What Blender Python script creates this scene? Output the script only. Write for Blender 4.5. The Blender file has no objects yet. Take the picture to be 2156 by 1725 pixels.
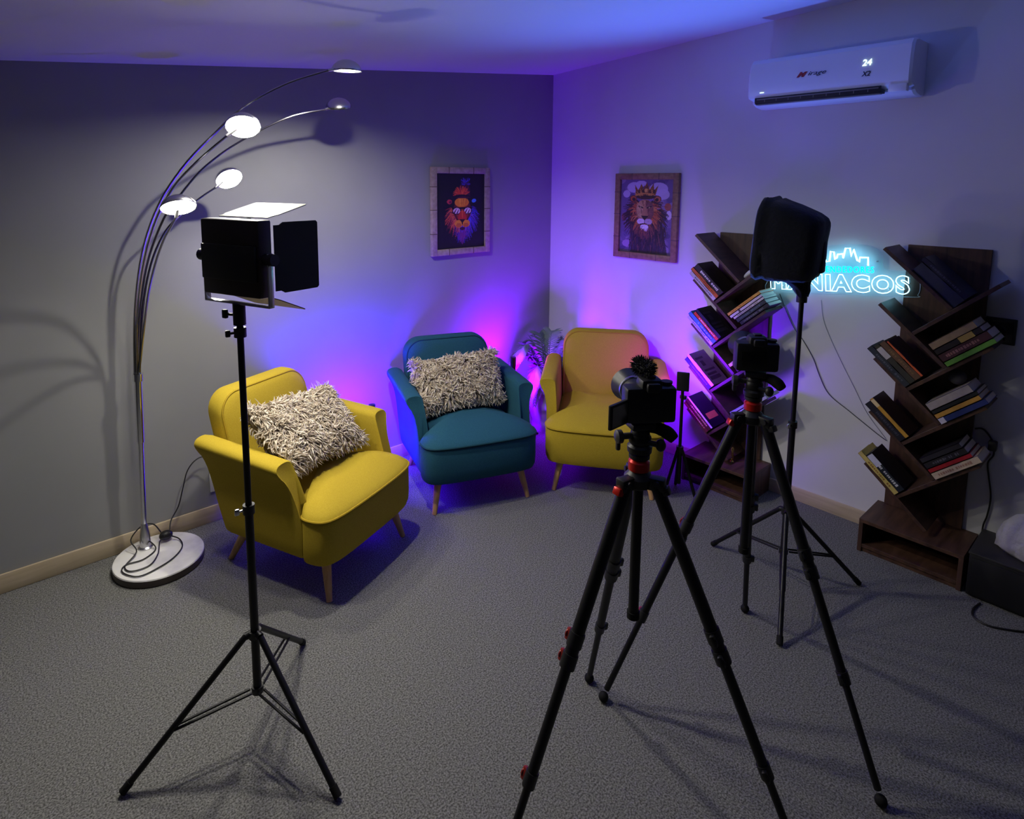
import bpy, bmesh, math, random
import numpy as np
from mathutils import Vector, Matrix
from mathutils.bvhtree import BVHTree

SC = bpy.context.scene
COL = SC.collection
R = math.radians
V = Vector

# ------------------------------------------------------------------ camera
cam_d = bpy.data.cameras.new('camera')
cam = bpy.data.objects.new('camera', cam_d)
COL.objects.link(cam)
cam_d.sensor_fit = 'HORIZONTAL'
cam_d.sensor_width = 36.0
cam_d.lens = 36.0 * 1293.3 / 2156
cam_d.shift_x = 0.0331
cam_d.shift_y = -0.1430
cam_d.clip_start = 0.05
_r, _u, _f = V((0.7581, -0.6521, 0.0027)), V((0.0828, 0.1005, 0.9915)), V((0.6468, 0.7514, -0.1302))
cam.matrix_world = Matrix(((_r.x, _u.x, -_f.x, -3.3924), (_r.y, _u.y, -_f.y, -3.1129), (_r.z, _u.z, -_f.z, 1.72), (0, 0, 0, 1)))
SC.camera = cam

# ------------------------------------------------------------------ world, exposure, room light
SC.view_settings.view_transform = 'Standard'
SC.view_settings.look = 'None'
SC.view_settings.exposure = 0.0
SC.view_settings.gamma = 1.0
SC.cycles.use_denoising = True
SC.cycles.max_bounces = 8
SC.cycles.diffuse_bounces = 4
SC.cycles.sample_clamp_indirect = 6.0
w = bpy.data.worlds.new('night')
SC.world = w
w.use_nodes = True
w.node_tree.nodes['Background'].inputs[0].default_value = (0.01, 0.01, 0.015, 1)
w.node_tree.nodes['Background'].inputs[1].default_value = 0.2

LAMP_ON = 255.0          # strength of the lit arc lamp heads
LAMP_DEEP = 1500.0        # strength of the top head, whose glass sits up inside the dome
NEON_WHITE = 7.5
NEON_CYAN = 5.0
WAND_BLUE = ((0.04, 0.0, 1.0), 3300.0)
WAND_MAGENTA = ((0.165, 0.0, 1.0), 2100.0)
PANEL_VIOLET = ((0.15, 0.0, 1.0), 800.0)


def room_lamp(name, loc, aim, color, power, size, blend, radius):
    d = bpy.data.lights.new(name, 'SPOT')
    d.energy = power; d.color = color; d.spot_size = R(size); d.spot_blend = blend; d.shadow_soft_size = radius
    o = bpy.data.objects.new(name, d)
    o.location = loc
    o.rotation_euler = (V(aim) - V(loc)).to_track_quat('-Z', 'Y').to_euler()
    COL.objects.link(o)
    return o


UP_POWER, UP_COLOR = 135.0, (0.07, 0.19, 1.0)

# ------------------------------------------------------------------ helpers
def link(o, parent=None):
    COL.objects.link(o)
    if parent is not None:
        o.parent = parent
    return o


def tag(o, label=None, cat=None, group=None, kind=None):
    if label: o['label'] = label
    if cat: o['category'] = cat
    if group: o['group'] = group
    if kind: o['kind'] = kind
    return o


def thing(name, label, cat, loc=(0, 0, 0), rz=0.0, group=None, rot=None):
    o = bpy.data.objects.new(name, None)
    o.empty_display_size = 0.05
    o.location = loc
    o.rotation_euler = rot if rot is not None else (0, 0, rz)
    COL.objects.link(o)
    return tag(o, label, cat, group)


def frame_of(t):
    t = V(t).normalized()
    a = V((0, 0, 1)) if abs(t.z) < 0.9 else V((1, 0, 0))
    x = t.cross(a).normalized()
    return x, t.cross(x).normalized(), t


class MB:
    """Collects shapes of one part; build() links them as one mesh object."""

    def __init__(self):
        self.v, self.f, self.m = [], [], []

    def add(self, vs, fs, mi=0, M=None):
        k = len(self.v)
        self.v += [tuple(M @ V(p)) if M is not None else tuple(p) for p in vs]
        self.f += [tuple(i + k for i in f) for f in fs]
        self.m += [mi] * len(fs)
        return self

    def box(self, c, s, b=0.0, M=None, mi=0, seg=2):
        bm = bmesh.new()
        bmesh.ops.create_cube(bm, size=1.0)
        for q in bm.verts:
            q.co = V((q.co.x * s[0], q.co.y * s[1], q.co.z * s[2]))
        if b > 0:
            bmesh.ops.bevel(bm, geom=list(bm.edges), offset=min(b, min(s) * 0.49), segments=seg, profile=0.5, affect='EDGES')
        bm.verts.index_update()
        T = Matrix.Translation(c)
        if M is not None: T = M @ T
        self.add([q.co for q in bm.verts], [[q.index for q in f.verts] for f in bm.faces], mi, T)
        bm.free()
        return self

    def rings(self, rs, caps=(True, True), closed=True, mi=0, M=None):
        n = len(rs[0])
        vs = [p for r in rs for p in r]
        fs = []
        for i in range(len(rs) - 1):
            for j in range(n if closed else n - 1):
                j2 = (j + 1) % n
                fs.append((i * n + j, i * n + j2, (i + 1) * n + j2, (i + 1) * n + j))
        if caps[0]: fs.append(tuple(range(n))[::-1])
        if caps[1]: fs.append(tuple((len(rs) - 1) * n + j for j in range(n)))
        return self.add(vs, fs, mi, M)

    def tube(self, pts, r, n=8, mi=0, caps=True, M=None, closed=False):
        pts = [V(p) for p in pts]
        k = len(pts)
        rr = [r] * k if not hasattr(r, '__len__') else list(r)
        rs = []
        x = None
        for i, p in enumerate(pts):
            if closed:
                t = pts[(i + 1) % k] - pts[i - 1]
            else:
                t = pts[min(i + 1, k - 1)] - pts[max(i - 1, 0)]
            if t.length < 1e-9: t = V((0, 0, 1))
            t.normalize()
            if x is None:
                x = frame_of(t)[0]
            else:
                x = x - t * x.dot(t)
                x = x.normalized() if x.length > 1e-6 else frame_of(t)[0]
            y = t.cross(x)
            rs.append([p + x * (rr[i] * math.cos(2 * math.pi * j / n)) + y * (rr[i] * math.sin(2 * math.pi * j / n)) for j in range(n)])
        if closed:
            rs.append(rs[0])
            return self.rings(rs, (False, False), True, mi, M)
        return self.rings(rs, (caps, caps), True, mi, M)

    def lathe(self, prof, n=24, M=None, mi=0, caps=(True, True)):
        rs = [[(max(r, 1e-5) * math.cos(2 * math.pi * j / n), max(r, 1e-5) * math.sin(2 * math.pi * j / n), z) for j in range(n)] for r, z in prof]
        return self.rings(rs, caps, True, mi, M)

    def cyl(self, a, b, r, n=14, mi=0, r2=None, M=None):
        return self.tube([a, b], [r, r2 if r2 is not None else r], n, mi, True, M)

    def ball(self, c, r, n=12, m=8, mi=0, M=None):
        r = (r, r, r) if not hasattr(r, '__len__') else r
        rs = []
        for i in range(m + 1):
            a = -math.pi / 2 + math.pi * i / m
            q = max(math.cos(a), 0.001)
            rs.append([(c[0] + r[0] * q * math.cos(2 * math.pi * j / n), c[1] + r[1] * q * math.sin(2 * math.pi * j / n), c[2] + r[2] * math.sin(a)) for j in range(n)])
        return self.rings(rs, (True, True), True, mi, M)

    def prism(self, poly, z0, z1, mi=0, M=None):
        return self.rings([[(x, y, z0) for x, y in poly], [(x, y, z1) for x, y in poly]], (True, True), True, mi, M)

    def build(self, name, mats, parent=None, angle=38, smooth=True):
        me = bpy.data.meshes.new(name)
        me.from_pydata(self.v, [], self.f)
        for m in (mats if isinstance(mats, (list, tuple)) else [mats]):
            me.materials.append(m)
        me.polygons.foreach_set('material_index', self.m)
        bm = bmesh.new(); bm.from_mesh(me)
        bmesh.ops.recalc_face_normals(bm, faces=bm.faces)
        bm.to_mesh(me); bm.free()
        if smooth:
            me.shade_smooth()
            me.set_sharp_from_angle(angle=R(angle))
        me.update()
        return link(bpy.data.objects.new(name, me), parent)


def catmull(pts, per=6, closed=False):
    P = [V(p) for p in pts]
    n = len(P)
    out = []
    for i in range(n if closed else n - 1):
        a, b, c, d = (P[(i - 1) % n], P[i], P[(i + 1) % n], P[(i + 2) % n]) if closed else (P[max(i - 1, 0)], P[i], P[i + 1], P[min(i + 2, n - 1)])
        for k in range(per):
            t = k / per
            out.append(0.5 * ((2 * b) + (c - a) * t + (2 * a - 5 * b + 4 * c - d) * t * t + (3 * b - 3 * c + d - a) * t ** 3))
    if not closed: out.append(P[-1])
    return out


def copy_tree(o, parent=None):
    c = o.copy()
    COL.objects.link(c)
    if parent is not None:
        c.parent = parent
    for ch in list(o.children):
        copy_tree(ch, c)
    return c


def basis(x, y, z, o=(0, 0, 0)):
    return Matrix(((x[0], y[0], z[0], o[0]), (x[1], y[1], z[1], o[1]), (x[2], y[2], z[2], o[2]), (0, 0, 0, 1)))


# ------------------------------------------------------------------ materials
def mat(name, color, rough=0.6, metal=0.0, noise=None, bump=None, spec=0.5, emit=None, coat=0.0, stretch=None, sheen=0.0):
    m = bpy.data.materials.new(name)
    m.use_nodes = True
    nt = m.node_tree
    b = nt.nodes['Principled BSDF']
    b.inputs['Base Color'].default_value = (*color, 1)
    b.inputs['Roughness'].default_value = rough
    b.inputs['Metallic'].default_value = metal
    b.inputs['Specular IOR Level'].default_value = spec
    b.inputs['Coat Weight'].default_value = coat
    b.inputs['Sheen Weight'].default_value = sheen
    if emit:
        b.inputs['Emission Color'].default_value = (*emit[0], 1)
        b.inputs['Emission Strength'].default_value = emit[1]
    tc = None
    if noise or bump:
        tc = nt.nodes.new('ShaderNodeTexCoord')
        mp = nt.nodes.new('ShaderNodeMapping')
        if stretch: mp.inputs['Scale'].default_value = stretch
        nt.links.new(tc.outputs['Object'], mp.inputs['Vector'])
    if noise:
        col2, scale, detail, lo, hi = noise
        n = nt.nodes.new('ShaderNodeTexNoise')
        n.inputs['Scale'].default_value = scale
        n.inputs['Detail'].default_value = detail
        nt.links.new(mp.outputs[0], n.inputs['Vector'])
        cr = nt.nodes.new('ShaderNodeValToRGB')
        cr.color_ramp.elements[0].position = lo; cr.color_ramp.elements[0].color = (*color, 1)
        cr.color_ramp.elements[1].position = hi; cr.color_ramp.elements[1].color = (*col2, 1)
        nt.links.new(n.outputs['Fac'], cr.inputs[0])
        nt.links.new(cr.outputs[0], b.inputs['Base Color'])
    if bump:
        scale, strength, dist = bump
        n = nt.nodes.new('ShaderNodeTexNoise')
        n.inputs['Scale'].default_value = scale
        n.inputs['Detail'].default_value = 3
        nt.links.new(mp.outputs[0], n.inputs['Vector'])
        bp = nt.nodes.new('ShaderNodeBump')
        bp.inputs['Strength'].default_value = strength
        bp.inputs['Distance'].default_value = dist
        nt.links.new(n.outputs['Fac'], bp.inputs['Height'])
        nt.links.new(bp.outputs[0], b.inputs['Normal'])
    return m


def wood(name, c1, c2, stretch, scale=7.0, rough=0.5):
    m = mat(name, c1, rough, noise=(c2, scale, 6.0, 0.3, 0.72), bump=(scale * 4, 0.12, 0.002), stretch=stretch)
    return m


def glow(name, color, strength):
    m = bpy.data.materials.new(name)
    m.use_nodes = True
    nt = m.node_tree
    nt.nodes.clear()
    e = nt.nodes.new('ShaderNodeEmission')
    e.inputs[0].default_value = (*color, 1)
    e.inputs[1].default_value = strength
    o = nt.nodes.new('ShaderNodeOutputMaterial')
    nt.links.new(e.outputs[0], o.inputs[0])
    return m


def attr_mat(name, rough=0.8, sheen=0.0):
    m = mat(name, (0.5, 0.5, 0.5), rough, sheen=sheen)
    a = m.node_tree.nodes.new('ShaderNodeAttribute')
    a.attribute_name = 'Col'
    m.node_tree.links.new(a.outputs['Color'], m.node_tree.nodes['Principled BSDF'].inputs['Base Color'])
    return m


M_WALL_GREY = mat('grey_wall_paint', (0.275, 0.279, 0.274), 0.75, noise=((0.295, 0.298, 0.293), 3.0, 4, 0.3, 0.7), bump=(180, 0.08, 0.002))
M_WALL_DARK = mat('dark_wall_paint', (0.06, 0.06, 0.065), 0.8)
M_WALL_WHITE = mat('white_wall_paint', (0.66, 0.66, 0.665), 0.75, noise=((0.70, 0.70, 0.70), 3.0, 4, 0.3, 0.7), bump=(160, 0.08, 0.002))
M_CEIL = mat('white_ceiling_paint', (0.70, 0.70, 0.70), 0.85, bump=(140, 0.1, 0.003))
M_CARPET = mat('grey_carpet', (0.060, 0.060, 0.055), 0.95, noise=((0.25, 0.25, 0.235), 185, 3, 0.35, 0.66), bump=(300, 0.6, 0.006), spec=0.1, sheen=0.1)
M_BASEB = wood('pale_wood_skirting', (0.46, 0.37, 0.24), (0.58, 0.48, 0.33), (0.6, 0.6, 6), 8)
M_YEL = mat('yellow_fabric', (0.43, 0.310, 0.026), 0.85, noise=((0.50, 0.365, 0.036), 260, 2, 0.3, 0.7), bump=(500, 0.25, 0.002), spec=0.1, sheen=0.0)
M_YEL_P = mat('yellow_piping', (0.40, 0.27, 0.018), 0.8, bump=(500, 0.2, 0.002), spec=0.2)
M_TEAL = mat('teal_fabric', (0.016, 0.078, 0.120), 0.85, noise=((0.024, 0.100, 0.150), 260, 2, 0.3, 0.7), bump=(500, 0.25, 0.002), spec=0.1, sheen=0.02)
M_TEAL_P = mat('teal_piping', (0.010, 0.055, 0.080), 0.8, spec=0.2)
M_LEG = wood('beech_leg', (0.50, 0.28, 0.11), (0.62, 0.38, 0.17), (14, 14, 1.5), 6, 0.45)
M_CHROME = mat('chrome', (0.82, 0.82, 0.84), 0.12, 1.0)
M_CHROME_A = mat('dark_chrome_tube', (0.30, 0.29, 0.30), 0.2, 1.0)
M_CHROME_D = mat('dull_chrome', (0.55, 0.55, 0.57), 0.25, 1.0)
M_MARBLE = mat('white_marble', (0.80, 0.79, 0.77), 0.25, noise=((0.55, 0.54, 0.54), 9, 8, 0.5, 0.78))
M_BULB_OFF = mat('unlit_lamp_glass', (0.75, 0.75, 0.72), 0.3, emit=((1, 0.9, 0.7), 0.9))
M_BULB = glow('lit_lamp_glass', (1.0, 0.95, 0.83), LAMP_ON)
M_BULB_D = glow('lit_deep_lamp_glass', (1.0, 0.95, 0.83), LAMP_DEEP)
M_BLACK = mat('black_plastic', (0.010, 0.010, 0.011), 0.45, spec=0.4)
M_BLACK_M = mat('black_metal', (0.006, 0.006, 0.007), 0.42, 0.0, spec=0.32)
M_BLACK_R = mat('black_rubber', (0.008, 0.008, 0.008), 0.8, spec=0.2)
M_BLACK_F = mat('black_cloth', (0.007, 0.008, 0.011), 0.9, bump=(60, 0.3, 0.01), spec=0.15, sheen=0.1)
M_GREY_PL = mat('dark_grey_plastic', (0.03, 0.028, 0.028), 0.5)
M_SCREEN = mat('dark_screen', (0.006, 0.006, 0.007), 0.15)
M_RED = mat('red_anodised', (0.50, 0.015, 0.008), 0.3, 0.4)
M_RED_D = mat('dark_red_lever', (0.26, 0.02, 0.015), 0.35, 0.2)
M_LAMPLIT_FLAP = mat('lamplit_flap', (0.36, 0.37, 0.35), 0.45, 0.1)  # black top flap coloured pale to carry the lamplight on it
M_BRONZE = mat('brown_black_metal', (0.03, 0.022, 0.02), 0.4, 0.4)
M_CORD = mat('black_cord', (0.010, 0.009, 0.009), 0.55)
M_AC = mat('white_air_conditioner_plastic', (0.74, 0.75, 0.77), 0.35, coat=0.1)
M_AC_DARK = mat('dark_air_outlet', (0.012, 0.010, 0.009), 0.6)
M_AC_SLAT = mat('brown_grey_louvre', (0.16, 0.14, 0.12), 0.5)
M_DIGIT = glow('lit_digit', (0.7, 0.95, 1.0), 1.6)
M_INK_RED = mat('red_ink', (0.30, 0.01, 0.02), 0.5)
M_INK_DARK = mat('dark_ink', (0.03, 0.02, 0.045), 0.5)
M_WALNUT = wood('walnut_board', (0.036, 0.016, 0.010), (0.095, 0.044, 0.026), (9, 1.3, 9), 5, 0.5)
M_WALNUT_V = wood('walnut_back_board', (0.038, 0.018, 0.012), (0.100, 0.048, 0.029), (9, 9, 1.0), 5, 0.5)
M_WALNUT_E = wood('walnut_base_board', (0.044, 0.021, 0.013), (0.115, 0.056, 0.033), (9, 1.3, 9), 5, 0.5)
M_FRAME_A = wood('light_bamboo_frame', (0.30, 0.22, 0.17), (0.44, 0.34, 0.28), (9, 9, 9), 5, 0.5)
M_FRAME_B = wood('brown_bamboo_frame', (0.19, 0.105, 0.05), (0.33, 0.20, 0.10), (9, 9, 9), 5, 0.5)
M_NEON_W = glow('white_neon_tube', (0.30, 0.78, 1.0), NEON_WHITE)
M_NEON_C = glow('cyan_neon_tube', (0.0, 0.62, 0.95), NEON_CYAN)
M_LEAF = mat('palm_leaf', (0.09, 0.15, 0.10), 0.5, noise=((0.14, 0.22, 0.14), 20, 2, 0.3, 0.7))
M_POT = mat('grey_stone_head', (0.33, 0.32, 0.32), 0.55)
M_PAGES = mat('book_page_edges', (0.68, 0.63, 0.52), 0.85, bump=(300, 0.3, 0.002))
M_WHITE = mat('white_plastic', (0.7, 0.7, 0.7), 0.4)
M_FUR = attr_mat('shaggy_fur', 0.85, 0.1)
M_PRINT = attr_mat('printed_paper', 0.5)
M_WAND_B = glow('blue_light_strip', *WAND_BLUE)
M_WAND_M = glow('magenta_light_strip', *WAND_MAGENTA)
M_PANEL_V = glow('violet_light_panel', *PANEL_VIOLET)

# ------------------------------------------------------------------ room
CZ = lambda x, y: 2.49 + 0.094 * x - 0.053 * y
XB, YB = -4.9, -4.9


def slab(name, corners, off, material):
    """A flat wall or slab: four or more inner corners pushed outwards by off."""
    a = [V(c) for c in corners]
    b = [c + V(off) for c in a]
    o = MB().rings([a, b]).build(name, material, None, smooth=False)
    o['kind'] = 'structure'
    return o


slab('floor', [(XB, YB, 0), (0, YB, 0), (0, 0, 0), (XB, 0, 0)], (0, 0, -0.1), M_CARPET)
slab('ceiling', [(x, y, CZ(x, y)) for x, y in ((XB, YB), (0.1, YB), (0.1, 0.1), (XB, 0.1))], (0, 0, 0.1), M_CEIL)
slab('wall_left', [(XB, 0, 0), (0, 0, 0), (0, 0, CZ(0, 0)), (XB, 0, CZ(XB, 0))], (0, 0.1, 0), M_WALL_GREY)
slab('wall_right', [(0, YB, 0), (0, 0.0, 0), (0, 0.0, CZ(0, 0)), (0, YB, CZ(0, YB))], (0.1, 0, 0), M_WALL_WHITE)
slab('wall_rear', [(XB, YB, 0), (0, YB, 0), (0, YB, CZ(0, YB)), (XB, YB, CZ(XB, YB))], (0, -0.1, 0), M_WALL_DARK)
slab('wall_side', [(XB, YB, 0), (XB, 0, 0), (XB, 0, CZ(XB, 0)), (XB, YB, CZ(XB, YB))], (-0.1, 0, 0), M_WALL_DARK)
o = MB().box(((XB) / 2, -0.006, 0.0425), (-XB - 0.002, 0.012, 0.085), 0.003).build('baseboard_left', M_BASEB); o['kind'] = 'structure'
o = MB().box((-0.006, YB / 2 - 0.006, 0.0375), (0.012, -YB - 0.014, 0.075), 0.003).build('baseboard_right', M_BASEB); o['kind'] = 'structure'


# ------------------------------------------------------------------ armchairs
def mirror_outline(half):
    """Right half of a plan outline from front centre to back centre -> closed loop."""
    return [(x, y) for x, y in half] + [(-x, y) for x, y in half[::-1][1:-1]]


def smooth_loop(poly, per=3):
    return [(p.x, p.y) for p in catmull([(x, y, 0) for x, y in poly], per, True)]


def scaled(poly, d, c=(0, 0.25)):
    """Loop pulled towards its centre by about d metres."""
    out = []
    for x, y in poly:
        q = V((x - c[0], y - c[1]))
        l = max(q.length, 1e-6)
        q = q * (max(l - d, 0.0) / l)
        out.append((c[0] + q.x, c[1] + q.y))
    return out


def make_armchair(label, fabric, piping, loc, rz):
    t = thing('armchair', label, 'armchair', loc, rz)
    half = [(0, -0.052), (0.10, -0.051), (0.20, -0.046), (0.27, -0.034), (0.308, -0.008), (0.322, 0.035), (0.322, 0.075), (0.305, 0.10), (0.262, 0.112), (0.258, 0.30), (0.256, 0.53), (0.23, 0.56), (0, 0.565)]
    loop = smooth_loop(mirror_outline(half))
    Z = lambda lp, z: [(x, y, z) for x, y in lp]
    # upholstered body under the cushion
    MB().rings([Z(scaled(loop, 0.030), 0.168), Z(scaled(loop, 0.012), 0.174), Z(scaled(loop, 0.003), 0.195), Z(loop, 0.24), Z(loop, 0.352), Z(scaled(loop, 0.006), 0.366)]).build('seat_base', fabric, t)
    # cushion
    rs = []
    for d, z in ((0.010, 0.362), (0.000, 0.371), (0.004, 0.377), (0.020, 0.386), (0.05, 0.400), (0.09, 0.415), (0.15, 0.430), (0.21, 0.437), (0.26, 0.440)):
        lp = scaled(loop, d)
        rs.append([(x, y, z + (0.012 * max(0, 1 - abs(y - 0.2) / 0.3) if d > 0.01 else 0)) for x, y in lp])
    seat = MB().rings(rs).build('seat', fabric, t)
    MB().tube([(x, y, 0.369) for x, y in scaled(loop, -0.001)], 0.0048, 6, closed=True).build('piping', piping, seat)
    # arms
    sec = [(0.300, 0.182), (0.315, 0.200), (0.322, 0.300), (0.326, 0.400), (0.334, 0.470), (0.350, 0.520), (0.371, 0.556), (0.373, 0.574), (0.356, 0.588), (0.320, 0.592), (0.292, 0.586), (0.278, 0.566), (0.271, 0.490), (0.265, 0.400), (0.262, 0.300), (0.262, 0.190)]
    sec = [(p.x, p.y) for p in catmull([(a, b, 0) for a, b in sec], 2, True)]
    mx, mz = 0.305, 0.40

    def yfront(z):
        k = max(0.0, min(1.0, (z - 0.33) / 0.26))
        return 0.088 + 0.012 * max(0, (0.30 - z) / 0.12) + 0.085 * k ** 1.2

    def yback(z):
        return 0.535 + 0.115 * (z - 0.18) / 0.42
    for s in (-1, 1):
        rs = []
        for tt, sh, dy in ((0, 0.78, -0.003), (0, 0.92, -0.003), (0.008, 0.98, 0), (0.025, 1, 0), (0.25, 1, 0), (0.5, 1, 0), (0.75, 1, 0), (0.95, 1, 0), (1, 0.9, 0.004), (1, 0.6, 0.012)):
            ring = []
            for x, z in sec:
                xm = 0.5 * (0.262 + 0.325) + (0.03 if z > 0.48 else 0) * min(1, (z - 0.48) / 0.06 if z > 0.48 else 0)
                xx = xm + (x - xm) * sh
                zz = z if 0.25 < z < 0.52 else (z - 0.004 * (1 - sh) * 10 if z >= 0.52 else z + 0.004 * (1 - sh) * 10)
                top = 0.022 * tt if z > 0.45 else 0
                ring.append((s * xx, yfront(z) * (1 - tt) + yback(z) * tt + dy, zz + top * (z - 0.45) / 0.14))
            rs.append(ring)
        MB().rings(rs).build('armrest', fabric, t)
    # backrest: slab with rounded upper corners, leaning back
    hw, zb, zt, rc = 0.268, 0.175, 0.785, 0.105
    out = [(-hw + 0.012, zb), (hw - 0.012, zb)]
    out += [(hw - 0.004, 0.35), (hw, 0.52)]
    out += [(hw - rc + rc * math.cos(a), zt - rc + rc * math.sin(a)) for a in [R(k * 90 / 8) for k in range(9)]]
    out += [(-x, z) for x, z in out[2:][::-1]]
    cz = 0.5

    def yb(z): return 0.495 + 0.26 * (z - 0.35)

    def ring(d, y):
        r_ = []
        for x, z in out:
            q = V((x, z - cz)); l = q.length
            q = q * ((l - d) / l)
            z2 = cz + q.y
            r_.append((q.x, yb(z2) + y - 0.012 * (1 - (q.x / hw) ** 2), z2))
        return r_
    rs = [ring(0.16, -0.008), ring(0.09, -0.006), ring(0.045, 0.0), ring(0.018, 0.006), ring(0.006, 0.016), ring(0.0, 0.032), ring(0.0, 0.075), ring(0.006, 0.095), ring(0.024, 0.108), ring(0.12, 0.112)]
    back = MB().rings(rs).build('backrest', fabric, t)
    MB().tube([p for p in ring(0.0115, 0.0095)], 0.0045, 6, closed=True).build('piping', piping, back)
    for sx in (-1, 1):
        MB().cyl((sx * 0.232, 0.045, 0.175), (sx * 0.268, 0.0, 0.0), 0.0225, 14, r2=0.0125).build('leg', M_LEG, t)
        MB().cyl((sx * 0.215, 0.505, 0.18), (sx * 0.245, 0.600, 0.0), 0.0225, 14, r2=0.0125).build('leg', M_LEG, t)
    return t


CHAIR_A = make_armchair('mustard yellow armchair with a shaggy cushion, beside the arc lamp', M_YEL, M_YEL_P, (-2.083, -0.843, 0), R(22.1))
CHAIR_B = make_armchair('teal blue armchair holding an upright shaggy cushion', M_TEAL, M_TEAL_P, (-1.348, -0.778, 0), R(-20.0))
make_armchair('mustard yellow armchair with an empty seat, in front of the palm', M_YEL, M_YEL_P, (-0.766, -1.123, 0), R(-52.3))


# ------------------------------------------------------------------ shaggy cushions
def make_fur_cushion(M, chair, seed):
    """Pillow squashed against the chair it lies on; locks that would run into the chair are left out."""
    rnd = random.Random(seed)
    bpy.context.view_layer.update()
    bv, bf = [], []
    for ch in [q for q in chair.children_recursive if q.type == 'MESH']:
        k = len(bv)
        bv += [ch.matrix_world @ q.co for q in ch.data.vertices]
        bf += [tuple(i + k for i in p.vertices) for p in ch.data.polygons]
    tree = BVHTree.FromPolygons(bv, bf)
    MI = M.inverted()

    def near(p):
        loc, nn, _, d = tree.find_nearest(p)
        return loc, nn, d, (p - loc).dot(nn) < 0 and d < 0.09

    a, b, c = 0.212, 0.120, 0.050
    t = thing('shaggy_cushion', None, 'cushion')

    def surf(u, v, s):
        # pillow: u,v in [-1,1]; pinched edges
        h = ((1 - u ** 4) * (1 - v ** 4)) ** 0.5
        return V((a * u * (1 - 0.06 * (1 - v * v)), b * v * (1 - 0.08 * (1 - u * u)), s * c * (0.15 + h)))
    n = 32
    mb = MB()
    for s in (-1, 1):
        rows = []
        for i in range(n + 1):
            rows.append([surf(-1 + 2 * i / n, -1 + 2 * j / n, s) for j in range(n + 1)])
        mb.rings(rows, (False, False), False)
    # rim
    rim = [(-1 + 2 * i / n, -1) for i in range(n)] + [(1, -1 + 2 * i / n) for i in range(n)] + [(1 - 2 * i / n, 1) for i in range(n)] + [(-1, 1 - 2 * i / n) for i in range(n)]
    mb.rings([[surf(u, v, -1) for u, v in rim], [surf(u, v, 1) for u, v in rim]], (False, False), True)
    for k, p in enumerate(mb.v):
        q = M @ V(p)
        for _ in range(4):
            loc, nn, d, ins = near(q)
            if ins or d < 0.005:
                q = loc + nn * 0.0065
            else:
                break
        mb.v[k] = tuple(MI @ q)
    body = mb.build('cushion_body', mat('cushion_backing', (0.20, 0.16, 0.13), 0.9), t)
    vs, fs, cols = [], [], []
    for k in range(5600):
        s = 1 if rnd.random() < 0.78 else -1
        u, v = rnd.uniform(-1, 1), rnd.uniform(-1, 1)
        if rnd.random() < 0.30:
            if rnd.random() < 0.6: v = rnd.choice((-1, 1)) * rnd.uniform(0.9, 1)
            else: u = rnd.choice((-1, 1)) * rnd.uniform(0.9, 1)
        p = surf(u, v, s)
        nn = V((u ** 3 * 1.1, v ** 3 * 1.1, s * (1.0 - 0.5 * max(abs(u), abs(v)) ** 4))).normalized()
        tang = V((math.sin(9 * u + 5 * v) + rnd.gauss(0, 0.7), math.cos(7 * v - 6 * u) * 0.8 - 0.55 + rnd.gauss(0, 0.7), 0))
        tang = (tang - nn * tang.dot(nn))
        d0 = (nn * 0.62 + tang * 0.55).normalized()
        d1 = (nn * 0.10 + tang * 0.9 + V((rnd.gauss(0, 0.5), -0.35 + rnd.gauss(0, 0.5), 0)) + nn * 0.1).normalized()
        L = rnd.uniform(0.020, 0.036) * (1.0 if s > 0 else 0.6)
        wd = rnd.uniform(0.0022, 0.0042)
        pts = [p - nn * 0.004, p + d0 * L * 0.45, p + d0 * L * 0.6 + d1 * L * 0.32, p + d0 * L * 0.62 + d1 * L * 0.62]
        rr = [wd * 0.9, wd, wd * 0.75, wd * 0.12]
        wp_ = [M @ q for q in pts]
        bad = False
        for q in wp_[1:]:
            loc, nn_, dd, ins = near(q)
            if ins or dd < wd * 1.7 + 0.001:
                bad = True
                break
        for q0, q1 in zip(wp_, wp_[1:]):
            dv = q1 - q0
            if tree.ray_cast(q0, dv.normalized(), dv.length + 0.002)[0] is not None:
                bad = True
        if bad: continue
        base = rnd.choice(((0.68, 0.58, 0.44), (0.76, 0.67, 0.53), (0.58, 0.48, 0.36), (0.84, 0.76, 0.62), (0.46, 0.37, 0.27)))
        x, y, _ = frame_of(d0)
        k0 = len(vs)
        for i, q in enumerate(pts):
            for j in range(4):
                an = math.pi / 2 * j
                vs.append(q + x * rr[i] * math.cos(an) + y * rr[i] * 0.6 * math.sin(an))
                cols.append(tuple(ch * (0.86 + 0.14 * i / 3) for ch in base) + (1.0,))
        for i in range(3):
            for j in range(4):
                j2 = (j + 1) % 4
                fs.append((k0 + i * 4 + j, k0 + i * 4 + j2, k0 + i * 4 + 4 + j2, k0 + i * 4 + 4 + j))
    me = bpy.data.meshes.new('fur')
    me.from_pydata(vs, [], fs)
    at = me.color_attributes.new('Col', 'FLOAT_COLOR', 'POINT')
    at.data.foreach_set('color', np.array(cols, dtype=np.float32).ravel())
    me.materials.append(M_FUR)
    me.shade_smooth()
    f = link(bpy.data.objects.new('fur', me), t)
    f['kind'] = 'stuff'
    return t


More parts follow.
